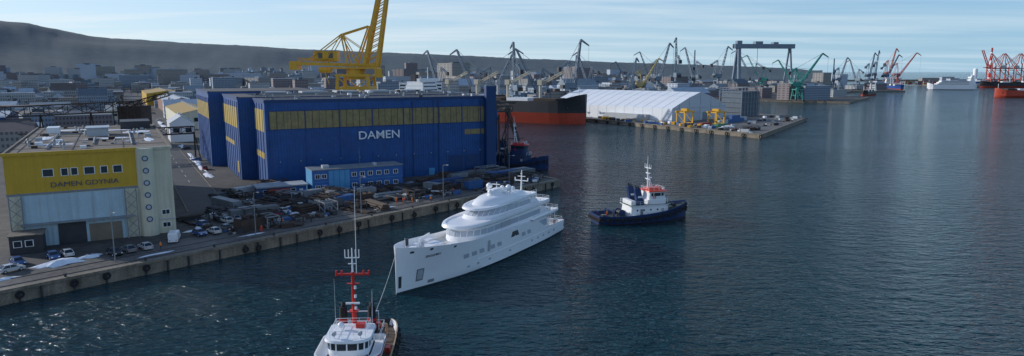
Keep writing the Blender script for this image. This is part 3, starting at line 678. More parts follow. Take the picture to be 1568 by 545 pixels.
# ---------------------------------------------------------------- tug
def tug(name,loc,ang,Ln=27.5,B=4.6,hm=None,bul=None,supm=None,funm=None,topm=None,mastm=None,style=1):
    e=empty(name,loc,ang); mb=MB(); k=Ln/27.5
    deckm=pm('tug_deck_brown',(.10,.07,.05),.85,var=.3) if style!=1 else pm('tug_deck_green',(.04,.06,.06),.85,var=.3)
    S=[(0,B*.70,B*.55,2.5),(1.0*k,B*.86,B*.74,2.4),(4*k,B*.97,B*.9,2.3),(10*k,B,B*.95,2.3),(16*k,B,B*.92,2.7),(20*k,B*.93,B*.78,3.2),(23.5*k,B*.72,B*.48,3.9),(26*k,B*.38,B*.2,4.4),(27.3*k,B*.12,B*.05,4.7),(27.5*k,.05,.03,4.7)]
    surf=hull(mb,S,hm,pm('tug_boot',(.06,.015,.015),.6),deckm,bul,boot=.2,th=.18,bul=.95,power=1.2,k=3,inner=supm if style==2 else bul,low=-1.2,stripe=bul)
    for s in (1,-1):
        prev=None
        for i in range(28):
            x=.3+i*1.0*k
            if x>27.2*k: break
            zz=lerp_tab([(0,1.6),(12*k,1.4),(20*k,2.1),(27.5*k,3.4)],x); y=surf(x,zz)+.12
            if prev: mb.beam(prev,(x,s*y,zz),.34,black)
            prev=(x,s*y,zz)
            if i%2==0: mb.torus((x,s*(y+.18),zz-.25),.5,.2,tyre,ax=(.15,s,0),nu=10)
    for i in range(7):
        y=-3+i*1.0; mb.torus((-.15,y,1.3),.45,.2,tyre,ax=(1,0,0),nu=10)
    for z in (1.8,2.6,3.4): mb.cyl((27.0*k,-.9,z+.4),(27.0*k,.9,z+.4),.38,black,n=10)
    mb.make('hull',smooth=True,parent=e)
    mb=MB(); zd=1.5
    a=outl(9.0*k,21.5*k,3.1,3,2.4,zd); b=outl(9.3*k,21.2*k,2.95,3,2.4,4.5)
    mb.loft([a,b],supm,capm=deckm)
    mb.loft([outl(8.6*k,21.9*k,3.35,3,2.4,4.5),outl(8.6*k,21.9*k,3.35,3,2.4,4.65)],topm if style==2 else supm,capm=deckm)
    for s in (1,-1):
        for x in (11,13,15,17): mb.cyl((x*k,s*3.02,3.3),(x*k,s*3.12,3.3),.24,glass,n=12)
        mb.bb(18.2*k,18.9*k,s*3.1-.06,s*3.1+.06,1.7,3.6,lgrey)
        mb.bb(11.9*k,12.7*k,s*3.1-.05,s*3.1+.05,1.7,3.6,grey)
    wx0,wx1=(14.2*k,20.5*k); ww=2.7
    zr=8.0 if style==1 else 7.0
    zb=5.9 if style==1 else 4.9
    mb.loft([outl(wx0,wx1,ww,2,2.6,4.66),outl(wx0,wx1,ww,2,2.6,zb)],supm,capm=supm)
    if style==2:
        mb.loft([outl(wx0-.6,wx1+1.2,3.9,2.4,2.5,4.7),outl(wx0-.6,wx1+1.3,4.1,2.4,2.5,4.82),outl(wx0-.6,wx1+1.3,4.1,2.4,2.5,5.5),outl(wx0-.4,wx1+1.1,3.95,2.4,2.5,5.5),outl(wx0-.4,wx1+1.1,3.95,2.4,2.5,4.9)],white,mats=[supm,supm,supm,supm],capm=supm)
        mb.loft([outl(wx0-.62,wx1+1.33,4.13,2.4,2.5,5.2),outl(wx0-.62,wx1+1.33,4.13,2.4,2.5,5.42)],topm,cap0=False,cap1=False)
        zb=5.0
    w0=outl(wx0+.4,wx1-.3,ww-.15,2,2.8,zb); w1=outl(wx0+.5,wx1-.5,ww-.05,2,2.8,zr)
    mb.loft([w0,w1],supm,cap0=False,capm=supm)
    n=len(w0); cx=(wx0+wx1)/2
    def o(v): d=Vector((v.x-cx,v.y,0)).normalized(); return v+d*.04
    for i in range(2,n-3):
        P=[Vector(w0[i]).lerp(Vector(w1[i]),f) for f in (.45,.86)]; Q=[Vector(w0[i+1]).lerp(Vector(w1[i+1]),f) for f in (.45,.86)]
        mb.add([o(P[0]),o(Q[0]),o(Q[1]),o(P[1])],[(0,1,2,3)],glass)
        if (i%3==0) : mb.beam(o(P[0]),o(P[1]),.16,supm)
    mb.loft([outl(wx0+.1,wx1+.1,ww+.25,2.1,2.7,zr),outl(wx0+.2,wx1,ww+.15,2.1,2.7,zr+.28)],topm if style==1 else supm,capm=topm if style==1 else white)
    mb.rail([(wx0+.5,-2.2,zr+.3),(wx0+.5,2.2,zr+.3),(wx1-1.2,2.2,zr+.3),(wx1-1.2,-2.2,zr+.3)],.8,white,1.2,closed=True)
    mb.rail([(9,-3.2,4.65),(9,3.2,4.65),(14.5,3.2,4.65)],1.0,white,1.3); mb.rail([(9,-3.2,4.65),(14.5,-3.2,4.65)],1.0,white,1.3)
    mb.rail([(20.2*k,-2.6,4.66),(21.6*k,0,4.66),(20.2*k,2.6,4.66)],1.0,white,1.3)
    mb.make('superstructure',smooth=True,parent=e)
    mb=MB()
    for s in (1,-1):
        y=s*2.1
        if style==2:
            mb.cyl((11.6*k,y*.9,4.6),(11.6*k,y*.9,8.6),.62,funm,.52,n=14); mb.cyl((11.6*k,y*.9,8.6),(11.3*k,y*.9,9.1),.3,black); mb.cyl((11.6*k,y*.9,6.6),(11.6*k,y*.9,7.0),.64,red,n=14)
        else:
            r0=[(11.2*k,y-.7,4.6),(13.2*k,y-.7,4.6),(13.2*k,y+.7,4.6),(11.2*k,y+.7,4.6)]; r1=[(10.4*k,y-.45,9.0),(11.9*k,y-.45,9.3),(11.9*k,y+.45,9.3),(10.4*k,y+.45,9.0)]
            mb.loft([r0,r1],funm); mb.cyl((11.0*k,y,9.0),(10.7*k,y,10.0),.22,black); mb.cyl((11.6*k,y,9.0),(11.4*k,y,9.8),.18,black)
            mb.bb(11.2*k,12.6*k,y-.70,y+.70,6.6,7.1,white)
    mx_=15.6*k if style==1 else 14.2*k
    top=16.8 if style==1 else 17.4
    if style==2:
        mb.cyl((mx_,0,zr-1),(mx_,0,14.2),.30,mastm,.20,n=12); mb.cyl((mx_,0,14.2),(mx_,0,top),.12,white,.07)
        mb.beam((mx_-1.6,0,zr-.5),(mx_,0,11.5),.22,mastm)
        mb.beam((mx_,-2.1,13.9),(mx_,2.1,13.9),.24,mastm); mb.beam((mx_-.1,-.8,12.6),(mx_-.1,.8,12.6),.3,mastm,.10)
        mb.beam((mx_+.7,-.9,10.2),(mx_+.7,.9,10.2),.22,white); mb.beam((mx_,0,10),(mx_+.9,0,10),.3,mastm); mb.bb(mx_-.5,mx_+.6,-.6,.6,8.9,9.0,mastm)
        mb.beam((mx_,-.9,16.1),(mx_,.9,16.1),.12,white); mb.beam((mx_,-.55,15.3),(mx_,.55,15.3),.12,white)
        for y in (-.9,-.45,.45,.9): mb.cyl((mx_,y,16.1),(mx_,y,17.2),.06,white)
        for y in (-2.1,-1.4,1.4,2.1): mb.cyl((mx_,y,13.7),(mx_,y,14.4),.13,mastm)
        mb.cyl((mx_,.5,14),(mx_,.6,25.5),.055,white,.03); mb.cyl((wx0+.6,-2.3,zr),(wx0+.6,-2.3,13.5),.04,lgrey,.02); mb.cyl((wx0+.6,2.4,zr),(wx0+.6,2.5,12),.04,white,.02)
        for z in (9.2,10.8,12): mb.cyl((mx_+.25,.3,z),(mx_+.25,.3,z+.4),.17,white)
        for y in (-1.6,1.6): mb.cyl((wx1-1.2,y,zr+.9),(wx1-.7,y,zr+.9),.26,lgrey); mb.cyl((wx1-1,y,zr+.2),(wx1-1,y,zr+.8),.07,white)
        mb.ball((wx0+2.4,-1.3,zr+.9),.42,white); mb.bb(wx0+1,wx0+2,.5,1.6,zr+.25,zr+.8,red)
        mb.bb(9.3*k,10.9*k,-.9,.9,4.65,5.7,lgrey); mb.bb(8.9,9.6,1.4,2.7,4.65,5.4,red)
        for s in (1,-1): mb.beam((10.2*k,s*2.6,4.6),(10.2*k,s*2.6,7.4),.12,white); mb.beam((10.2*k,s*2.6,7.4),(10.2*k,0,7.4),.12,white)
    else:
        mb.cyl((mx_,0,zr),(mx_-.3,0,top-2.2),.26,mastm,.15); mb.cyl((mx_-.3,0,top-2.2),(mx_-.3,0,top+.6),.09,mastm,.05)
        mb.beam((mx_+1.2,.7,zr),(mx_-.2,0,13),.18,mastm); mb.beam((mx_+1.2,-.7,zr),(mx_-.2,0,13),.18,mastm)
        for z,w_ in ((11.2,1.4),(12.8,1.1),(14.2,1.7)): mb.beam((mx_-.2,-w_,z),(mx_-.2,w_,z),.16,mastm); mb.bb(mx_-.5,mx_+.6,-.35,.35,z-.12,z-.02,mastm)
        mb.beam((mx_+.5,-.9,11.6),(mx_+.5,.9,11.6),.2,white)
        for y in (-1.7,-.8,.8,1.7): mb.cyl((mx_-.2,y,14.2),(mx_-.2,y,15.2),.07,white)
        mb.bb(wx0+1,wx1-1.6,-1.2,1.2,zr+.28,zr+.9,topm)
        for y in (-1.9,1.9): mb.cyl((wx1-1.5,y,zr+.7),(wx1-1.1,y,zr+.7),.24,white)
        mb.bb(9.4,10.6,-2.6,2.6,4.65,5.8,supm)
    mb.cyl((7.4*k,-1.1,2.4),(7.4*k,1.1,2.4),.75,dark,n=14)
    for y in (-1.25,1.25): mb.cyl((7.4*k,y-.08,2.4),(7.4*k,y+.08,2.4),1.0,hm if style==1 else red,n=16)
    mb.bb(6.4*k,8.4*k,-1.7,1.7,1.45,1.8,dark)
    mb.beam((4.4*k,-2.9,1.4),(4.4*k,-2.9,3.3),.22,bul); mb.beam((4.4*k,2.9,1.4),(4.4*k,2.9,3.3),.22,bul); mb.beam((4.4*k,-2.9,3.3),(4.4*k,2.9,3.3),.25,bul)
    mb.cyl((5.5*k,0,1.4),(5.5*k,0,2.4),.3,dark); mb.cyl((23.5*k,-.8,3.7),(23.5*k,.8,3.7),.45,dark)
    for s in (1,-1):
        mb.cyl((2.2*k,s*2.6,1.4),(2.2*k,s*2.6,2.5),.16,bul); mb.bb(9.6*k,10.6*k,s*3.7-.3,s*3.7+.3,1.4,2.2,red if s>0 else lgrey)
        mb.torus((16.2*k,s*2.72,6.6 if style==1 else 6.0),.34,.08,red if style==1 else white,ax=(0,1,0))
    mb.bb(2.0,3.2,-.6,.6,1.4,2.0,dark); mb.cyl((3.3,1.4,1.45),(3.3,1.4,1.8),.6,pm('rope_coil',(.5,.45,.3),.9),n=14)
    mb.make('mast_funnels_and_gear',smooth=True,parent=e)
    return e
navy=pm('tug_navy',(.010,.032,.11),.45,var=.2); tblue=pm('tug_blue',(.012,.06,.25),.45,var=.15)
orange=pm('orange_red_paint',(.70,.06,.02),.4)
tug('harbour_tug',(22,178.0,0),math.atan2(.294,.956),hm=navy,bul=navy,supm=white,funm=navy,topm=orange,mastm=white,style=1)
tug('harbour_tug',(-21.6,100.0,0),rad(-86.5),hm=dark,bul=pm('tug_buff',(.45,.30,.16),.6),supm=white,funm=black,topm=red,mastm=red,style=2)
mt=tug('moored_tugboat',(-17,285,0),rad(-14),Ln=33,B=5.4,hm=navy,bul=navy,supm=navy,funm=navy,topm=red,mastm=white,style=1); mt.scale=(1,1,1.25)
rope=pm('tow_rope',(.5,.5,.48),.8)
def ropeobj(name,a,b,sag,r=.04):
    mb=MB(); a=Vector(a);b=Vector(b); pr=None
    for i in range(17):
        f=i/16; p=a.lerp(b,f)-Vector((0,0,sag*4*f*(1-f)))
        if pr: mb.cyl(pr,p,r,rope,n=5)
        pr=p
    mb.make(name)
ropeobj('tow_line',(-21.1,94.6,2.6),(-20.9,119.2,7.6),.8)
# ---------------------------------------------------------------- cargo ships
def ship(name,loc,ang,Ln,B,H,hm,lowm,supm,cranes=0,crm=None,zl=5,ferry=False):
    mb=MB()
    S=[(0,B*.42,B*.3,H),(Ln*.04,B*.48,B*.42,H*.98),(Ln*.12,B*.5,B*.5,H*.92),(Ln*.5,B*.5,B*.5,H*.9),(Ln*.85,B*.5,B*.49,H*.92),(Ln*.92,B*.45,B*.38,H*1.02),(Ln*.97,B*.28,B*.18,H*1.15),(Ln*.995,B*.06,B*.03,H*1.2)]
    hull(mb,S,hm,lowm,rust,hm,boot=zl,th=.3,bul=1.2,power=1.6,k=3,low=-1)
    f0,f1=(.03,.16); z0=H*.85; tiers=5
    for t in range(tiers):
        g=1-.06*t; mb.bb(Ln*f0+t*.8,Ln*f1-t*.6,-B*.44*g,B*.44*g,z0+t*3,z0+t*3+2.9,supm)
        mb.bb(Ln*f1-t*.6,Ln*f1-t*.6+.08,-B*.38*g,B*.38*g,z0+t*3+1.3,z0+t*3+2.2,glass)
    mb.bb(Ln*f1-5,Ln*f1-2,-B*.5,B*.5,z0+tiers*3,z0+tiers*3+2.6,supm)
    mb.bb(Ln*f0+2,Ln*f0+7,-2.5,2.5,z0,z0+tiers*3+6,hm)
    mb.cyl((Ln*f1-4,0,z0+tiers*3+2),(Ln*f1-4,0,z0+tiers*3+12),.4,supm)
    if ferry:
        for t in range(3): mb.bb(Ln*.15,Ln*.82-t*4,-B*.46,B*.46,z0+t*3,z0+t*3+2.9,supm); mb.bb(Ln*.17,Ln*.8-t*4,-B*.465,B*.465,z0+t*3+1.2,z0+t*3+2.0,glass)
    else:
        for i in range(5): mb.bb(Ln*(.2+i*.14),Ln*(.31+i*.14),-B*.3,B*.3,H*.82,H*.82+3.6,supm if i%2 else rust)
    for i in range(cranes):
        x=Ln*(.26+i*.17); mb.cyl((x,0,H*.8),(x,0,H*.8+14),1.3,crm); mb.bb(x-2,x+2,-2,2,H*.8+14,H*.8+18,crm); mb.lattice((x+1,0,H*.8+15),(x+20,0,H*.8+24),1.6,crm,5,.4)
    for s in (1,-1): mb.cyl((Ln*.93,s*B*.33,H*.7),(Ln*.935,s*B*.36,H*.7-1.5),.7,dark)
    mb.cyl((Ln*.96,0,H),(Ln*.96,0,H+9),.3,supm)
    mb.make(name,loc,ang,smooth=False)
redhull=pm('red_antifouling',(.45,.055,.025),.6,var=.2,scale=.1,streak=.2); blackh=pm('black_hull',(.022,.022,.026),.5,var=.3,scale=.1)
d=Vector((.86,-.51,0)); L0=175; p=Vector((57,520,0))-d*L0
ship('bulk_carrier_ship',p,math.atan2(d.y,d.x),L0,28,19,blackh,redhull,white,4,pm('ship_crane_buff',(.5,.45,.35)),zl=8.5)
ship('white_passenger_ferry',(1010,1500,0),rad(165),95,20,12,white,white,white,ferry=True,zl=1)
ship('red_cargo_ship',(860,1040,0),rad(172),120,20,12,redhull,redhull,white,2,lgrey,zl=3)
ship('white_cargo_ship',(10,690,LZ),rad(195),95,20,13,white,white,white,1,lgrey,zl=2)
ship('red_container_ship',(1420,1330,0),rad(178),180,28,15,redhull,blackh,white,0,zl=3)
ship('grey_cargo_ship',(470,1150,0),rad(250),110,18,10,grey,redhull,white,2,lgrey,zl=3)
ship('blue_cargo_ship',(850,1560,0),rad(255),110,18,10,tblue,redhull,white,2,lgrey,zl=3)
ship('black_cargo_ship',(1330,1690,0),rad(183),190,26,14,blackh,redhull,white,3,lgrey,zl=4)
ship('small_coaster_ship',(620,1180,0),rad(230),70,12,7,blackh,redhull,white,1,lgrey,zl=2)
# ---------------------------------------------------------------- cranes
def lcrane(name,x,y,h,mat,rz=0,reach=28,z=LZ,t=.6):
    mb=MB(); s=h/62; P=14*s
    for a in (-1,1):
        for b in (-1,1): mb.beam((a*5.5*s,b*5.5*s,0),(a*4*s,b*4*s,P),t*1.6,mat)
        mb.beam((a*4.8*s,-4.8*s,P*.5),(a*4.8*s,4.8*s,P*.5),t,mat); mb.beam((-4.8*s,a*4.8*s,P*.6),(4.8*s,a*4.8*s,P*.6),t,mat)
        mb.beam((a*5.2*s,-5.2*s,1),(a*4.2*s,4.2*s,P*.9),t*.7,mat)
        mb.bb(a*5.5*s-.8,a*5.5*s+.8,-7*s,7*s,0,1.4,dark)
    mb.bb(-5*s,5*s,-5*s,5*s,P,P+1.2,mat); mb.cyl((0,0,P+1),(0,0,P+5*s),2.2*s,mat,1.8*s)
    z0=P+5*s
    mb.bb(-9*s,3*s,-2.6*s,2.6*s,z0,z0+5*s,mat); mb.bb(3*s,5.2*s,.6*s,2.6*s,z0-1,z0+2.6*s,glass)
    mb.bb(-11*s,-8*s,-2.4*s,2.4*s,z0-.5,z0+3*s,dark)
    mt=z0+(h-z0)*.55
    for b in (-1,1):
        mb.beam((1*s,b*2*s,z0+4*s),(-3*s,b*.8*s,mt),t,mat); mb.beam((-8*s,b*2*s,z0+4*s),(-3*s,b*.8*s,mt),t*.8,mat)
    tip=Vector((reach*s,0,h)); mb.lattice((3*s,0,z0+2*s),tip,2.6*s,mat,9,t,w2=1.0*s)
    mb.beam((-3*s,0,mt),tip,t*.5,mat); mb.beam((-3*s,0,mt),Vector((3*s,0,z0+2*s)).lerp(tip,.5),t*.5,mat)
    mb.lattice((-3*s,0,mt),(-13*s,0,mt-6*s),1.6*s,mat,4,t*.7); mb.bb(-15*s,-12*s,-1.5*s,1.5*s,mt-9*s,mt-5*s,dark)
    nose=tip+Vector((9*s,0,-5*s)); mb.lattice(tip,nose,1.2*s,mat,4,t*.7,w2=.6*s)
    mb.beam(nose,nose-Vector((0,0,h*.5)),.15,dark)
    mb.make(name,(x,y,z),rz)
cg=pm('crane_grey_hazed',(.14,.19,.24),.6,var=.2); cgr=pm('crane_green',(.03,.24,.20),.5); cbl=pm('crane_dark_blue',(.05,.10,.17),.5); crd=pm('crane_red',(.42,.08,.06),.5); cyl_=pm('crane_pale_yellow',(.45,.36,.15),.5)  # grey cranes: distance haze painted as a lighter, bluer grey
for (x,y,h,m,rz,rc) in ((-36,665,58,cg,2.6,22),(-19,700,60,cg,.3,24),(4,640,64,cg,1.9,8),(26,650,58,cg,2.7,26),(59,680,68,cg,.5,9),(101,900,62,cg,2.4,20),(212,1000,78,cg,.8,22),(262,1100,90,cg,1.6,6),(303,1150,72,cg,1.3,12),(420,1200,74,cg,2.6,25),
    (452,1250,66,cgr,2.7,25),(367,885,60,cgr,.2,34),(372,900,52,cgr,2.5,30),(587,1260,60,cbl,1.2,10),(180,960,55,cyl_,.2,28),(160,930,50,cg,2.9,25),
    (838,1620,80,cbl,.6,14),(862,1640,86,cbl,.9,20),(890,1640,76,cbl,.3,26),(915,1680,92,crd,.6,20),(950,1700,82,crd,.1,34),(700,1400,60,cg,2.0,20),(640,1350,64,cg,.5,20),(330,1250,80,cg,2.2,18),(130,760,52,cg,1,20),(-80,760,60,cg,2.4,20),(240,1180,70,cg,2.8,20),(395,1320,84,cg,.4,14),(75,820,56,cg,1.4,16)):
    lcrane('harbour_crane',x,y,h,m,rz,rc)
def goliath():
    mb=MB(); m=pm('gantry_grey_hazed',(.17,.22,.27),.6); W=92;H=80  # gantry paint lightened and blued to hold the distance haze
    for y in (-4,4): mb.bb(-4,W+4,y-1.4,y+1.4,H-7,H,m)
    for x in range(0,W,12): mb.bb(x,x+1,-2.6,2.6,H-7,H-6,m)
    for s in (-1,1):
        mb.beam((2,s*14,0),(4,s*3,H-7),3.4,m,4.5); mb.beam((W-2,s*16,0),(W-2,s*2,H-7),2.0,m,2.4)
    mb.beam((2,-12,18),(2,12,18),1.6,m); mb.beam((W-2,-13,14),(W-2,13,14),1.4,m); mb.beam((W-2,-8,45),(W-2,8,45),1.2,m)
    mb.bb(-1,5,-18,18,0,3,m); mb.bb(W-4,W,-18,18,0,3,m)
    mb.bb(30,42,-5,5,H,H+4,m); mb.bb(60,68,-5,5,H,H+3,m); mb.bb(0,8,-4,4,H,H+5,m)
    mb.beam((36,0,H),(36,0,H-40),.5,dark); mb.make('goliath_gantry_crane',(355,1100,LZ),.12)
goliath()
def sts(x,y,rz=0,up=False):
    mb=MB(); m=crd
    for a in (-12,12):
        for b in (-9,9): mb.beam((a,b,0),(a,b,58 if a>0 else 50),2.0,m)
        mb.beam((a,-9,16),(a,9,16),1.8,m); mb.beam((a,-9,40),(a,9,40),1.8,m)
    for b in (-9,9): mb.beam((-12,b,16),(12,b,16),1.8,m); mb.beam((-12,b,16),(12,b,42),1.2,m)
    for b in (-3,3):
        mb.beam((-38,b,44),(14,b,44),2,m)
        if up: mb.beam((14,b,44),(36,b,92),1.8,m)
        else: mb.beam((14,b,44),(66,b,47),1.8,m); mb.beam((12,b,84),(60,b,47),.8,m); mb.beam((12,b,84),(35,b,46),.8,m)
        mb.beam((12,b*2,56),(10,b*.5,84),1.4,m); mb.beam((-12,b*2,50),(10,b*.5,84),1.2,m); mb.beam((10,b*.5,84),(-34,b,45),.8,m)
    mb.bb(-30,-16,-5,5,45,52,lgrey); mb.make('ship_to_shore_crane',(x,y,LZ),rz)
sts(1318,1840,rad(185)); sts(1368,1850,rad(185)); sts(1430,1860,rad(185),True); sts(1275,1830,rad(185),True)
mb=MB(); mb.prism([(1080,1700),(2600,1780),(2600,2500),(1300,2300)],-2,LZ,conc,ground); mb.make('container_terminal_quay')
mb=MB(); mb.prism([(900,2700),(3600,3300),(3600,3340),(900,2740)],-2,5,conc); mb.make('breakwater')
mb=MB(); r=random.Random(12)
ccol=[pm('container_red',(.30,.05,.03),.6),pm('container_blue',(.03,.10,.26),.6),pm('container_green',(.04,.18,.1),.6),lgrey,pm('container_orange',(.45,.18,.04),.6)]
for i in range(220):
    x=r.uniform(1120,2100);y=r.uniform(1780,2050)
    for k in range(r.randint(1,4)): mb.bb(x,x+12.2,y,y+2.5,LZ+k*2.6+.01*k,LZ+(k+1)*2.6,r.choice(ccol))
mb.make('container_stacks')
mb=MB()
for i in range(26):
    x=r.uniform(1130,2200); y=r.uniform(2060,2400); a=r.uniform(20,60); h=r.uniform(8,20); mb.bb(x,x+a,y,y+20,LZ,LZ+h,r.choice(FAC)); mb.bb(x-.3,x+a+.3,y-.3,y+20.3,LZ+h,LZ+h+.8,r.choice(ROO))
mb.make('terminal_warehouses')
mb=MB(); wr=[white,red]
for k in range(8): mb.cyl((0,0,k*15),(0,0,k*15+15),5-k*.25,wr[k%2],5-(k+1)*.25,n=16)
mb.make('striped_chimney',(1715,2480,LZ))
mb=MB(); mb.cyl((0,0,0),(0,0,44),7,white,n=20); mb.cyl((0,0,44),(0,0,47),7,white,4,n=20); mb.make('white_silo_tower',(1610,2400,LZ))
# ---------------------------------------------------------------- pier
def tentw():
    tentm=pm('tent_white_membrane',(.76,.78,.80),.6,var=.05,scale=.1); tg=pm('tent_gable_shaded',(.50,.53,.55),.6,var=.06)  # gable is the white tent too, its shade painted as grey
    p=Vector((118,505,LZ)); g=Vector((55,50,0)); W=g.length; a=math.atan2(g.y,g.x); Ln=125; E=10.0; Hh=21.5
    mb=MB(); prof=[(0,0),(0,E),(W*.12,E+3.2),(W*.3,E+7.8),(W*.5,Hh),(W*.7,E+7.8),(W*.88,E+3.2),(W,E),(W,0)]
    n=14
    for i in range(n):
        y0=Ln*i/n; y1=Ln*(i+1)/n
        for (xa,za),(xb,zb) in zip(prof[:-1],prof[1:]): mb.add([(xa,y0,za),(xb,y0,zb),(xb,y1,zb),(xa,y1,za)],[(0,1,2,3)],tentm)
    for i in range(n+1):
        y0=Ln*i/n
        for (xa,za),(xb,zb) in zip(prof[:-1],prof[1:]): mb.beam((xa,y0,za+.03),(xb,y0,zb+.03),.22,tentm)
    for y in (-.02,Ln+.02): mb.add([(x,y,z) for x,z in prof],[tuple(range(9))],tg)
    for f in (.12,.3,.5,.7,.88): mb.beam((W*f,-.15,0),(W*f,-.15,lerp_tab(prof[1:8],W*f)),.3,lgrey)
    mb.beam((0,-.15,E),(W,-.15,E),.3,lgrey)
    mb.bb(W*.36,W*.48,-.3,-.03,0,7,lgrey); mb.bb(W*.55,W*.64,-.3,-.03,0,6,grey)
    mb.bb(-5,-.1,20,60,0,5,lgrey)
    mb.make('tent_warehouse',p,a)
    mb=MB(); m=grey
    for x in range(0,31,5):
        for y in (0,20): mb.beam((x,y,0),(x,y,24),.5,m)
        for z in range(4,25,4): mb.beam((x,0,z),(x,20,z),.3,m)
    for z in range(4,25,4):
        for y in (0,20): mb.beam((0,y,z),(30,y,z),.35,m)
    mb.bb(.5,29.5,.6,19.4,0,21,pm('netting_grey',(.13,.16,.19),.8)); mb.make('scaffolded_ship_block',(188,562,LZ),.75)
    def gant(x,y,rz):
        mb=MB()
        for a_ in (0,9):
            for b_ in (0,7): mb.beam((a_,b_,0),(a_,b_,9),.7,craneY)
            mb.beam((a_,0,9),(a_,7,9),.7,craneY); mb.beam((a_,0,1.2),(a_,7,1.2),.8,craneY); mb.beam((a_,0,1.5),(a_,7,8.6),.3,craneY)
        for b_ in (0,7): mb.beam((-1.5,b_,9.3),(10.5,b_,9.3),1.1,craneY)
        mb.bb(3,6,1,6,9.8,11.4,craneY)
        mb.make('yellow_straddle_carrier',(x,y,LZ),rz)
    gant(121,478,.7); gant(142,474,.7)
    r=random.Random(31); mb=MB()
    for (x,y,c) in ((158,500,1),(165,507,1),(171,516,1),(162,512,3),(152,494,3),(178,530,3),(133,470,0),(140,458,2)):
        mb.M=Matrix.Translation((x,y,LZ))@Matrix.Rotation(.75,4,'Z')
        for k in range(r.randint(1,2)): mb.bb(-6,6,-1.3,1.3,k*2.62,k*2.62+2.6,ccol[c])
    mb.M=Matrix(); mb.make('container_stacks')
    mb=MB()
    for i in range(130):
        P=Vector((60,548)).lerp(Vector((149,407)),r.random()*.9+.05)+Vector((.55,.83))*r.uniform(3,26)
        if not inside(P.x,P.y): continue
        s=r.uniform(.6,2.6); mb.box((P.x,P.y,LZ+s*.4),(s*r.uniform(.7,3),s,s*.8),r.choice([grey,lgrey,rust,dark,white,craneY,ccol[1]]),r.uniform(0,3))
    for i in range(45):
        P=Vector((149,407)).lerp(Vector((242,560)),r.random()*.9+.05)+Vector((-.83,.55))*r.uniform(3,30); s=r.uniform(.6,2.6)
        mb.box((P.x,P.y,LZ+s*.4),(s*r.uniform(.7,3),s,s*.8),r.choice([grey,lgrey,rust,dark,white]),r.uniform(0,3))
    mb.make('pier_cargo_clutter')
    pl=pm('pier_paving',(.14,.13,.12),.85,var=.25,scale=.08)
    mb=MB(); mb.poly([(62,549,LZ+.008),(149,410,LZ+.008),(239,559,LZ+.008),(196,640,LZ+.008),(120,700,LZ+.008)],pl); mb.make('pier_paving',recalc=False)
    lw=MB()
    for f in range(14):
        P=Vector((60,548,0)).lerp(Vector((149,407,0)),f/13); lw.torus(P+Vector((-.6,-.5,1.2)),.9,.35,tyre,ax=(.83,.55,0))
    lw.make('tyre_fenders')
tentw()
# ---------------------------------------------------------------- yellow shipyard crane
def ycrane():
    mb=MB(); m=craneY
    for x in (-88,-68):
        for y in (-9,9): mb.beam((x,y,LZ),(x+(3 if x<-80 else -3),y*.8,38),1.3,m)
    for z in (32,38):
        for y in (-7.4,7.4): mb.beam((-86,y,z),(-70,y,z),1.1,m)
        for x in (-85.5,-70.5): mb.beam((x,-7.4,z),(x,7.4,z),1.1,m)
    for y in (-7.6,7.6): mb.beam((-86,y,24),(-70,y,38),.5,m); mb.beam((-70,y,24),(-86,y,38),.5,m)
    mb.cyl((-78,0,36),(-78,0,41),4.5,m,n=20); mb.bb(-88,-67,-5,5,41,41.8,m); mb.rail([(-88,-5,41.8),(-67,-5,41.8)],1.2,m,2,.12)
    for y in (-3.4,3.4):
        mb.beam((-107,y,43.6),(-68,y,42.6),1.0,m,1.5)
        mb.lattice((-105,y,45.5),(-88,y,45),1.2,m,7,.22)
        mb.beam((-100,y,45),(-84,y*.7,57),.45,m); mb.beam((-84,y*.7,57),(-71,y*.6,61),.6,m); mb.beam((-84,y*.7,57),(-81,y,42),.6,m); mb.beam((-92,y,44),(-84,y*.7,57),.35,m)
        mb.beam((-84,y*.7,57),(-76,y,42),.4,m); mb.beam((-78,y,42),(-71,y*.6,61),.7,m); mb.beam((-84,y*.7,57),(-74,y,50),.3,m)
        mb.beam((-73.5,y,42),(-62,y*.5,92),1.25,m,1.5); mb.beam((-67.5,y,42),(-59.5,y*.5,92),1.0,m,1.2)
    for k in range(18):
        f0=k/18;f1=(k+1)/18; a=Vector((-73.5,0,42)).lerp(Vector((-62,0,92)),f0); b=Vector((-67.5,0,42)).lerp(Vector((-59.5,0,92)),f1)
        for y in (-3.4,3.4): mb.beam((a.x,y*(1-.5*f0),a.z),(b.x,y*(1-.5*f1),b.z),.4,m)
        mb.beam((a.x,-3.4*(1-.5*f0),a.z),(a.x,3.4*(1-.5*f0),a.z),.4,m)
    mb.bb(-97,-86,-3,3,44.6,49.4,m); mb.bb(-97.2,-85.8,-3.2,3.2,49.4,49.8,lgrey); mb.bb(-95,-93,-3.1,-3.0,46,48.5,glass); mb.bb(-90,-88,-3.1,-3.0,46,48.5,glass)
    mb.bb(-108.5,-105,-4,4,40.6,44.6,m); mb.bb(-68,-64.5,-6,-3,37,41,m); mb.bb(-64.6,-64.3,-5.7,-3.3,38.5,40.6,glass)
    mb.beam((-92,-4,40),(-90,-4,34),.3,m); mb.cyl((-95,-2,40.5),(-89,-2,40.5),1.4,m)
    mb.make('yellow_shipyard_crane',(3.5,330,0))
ycrane()
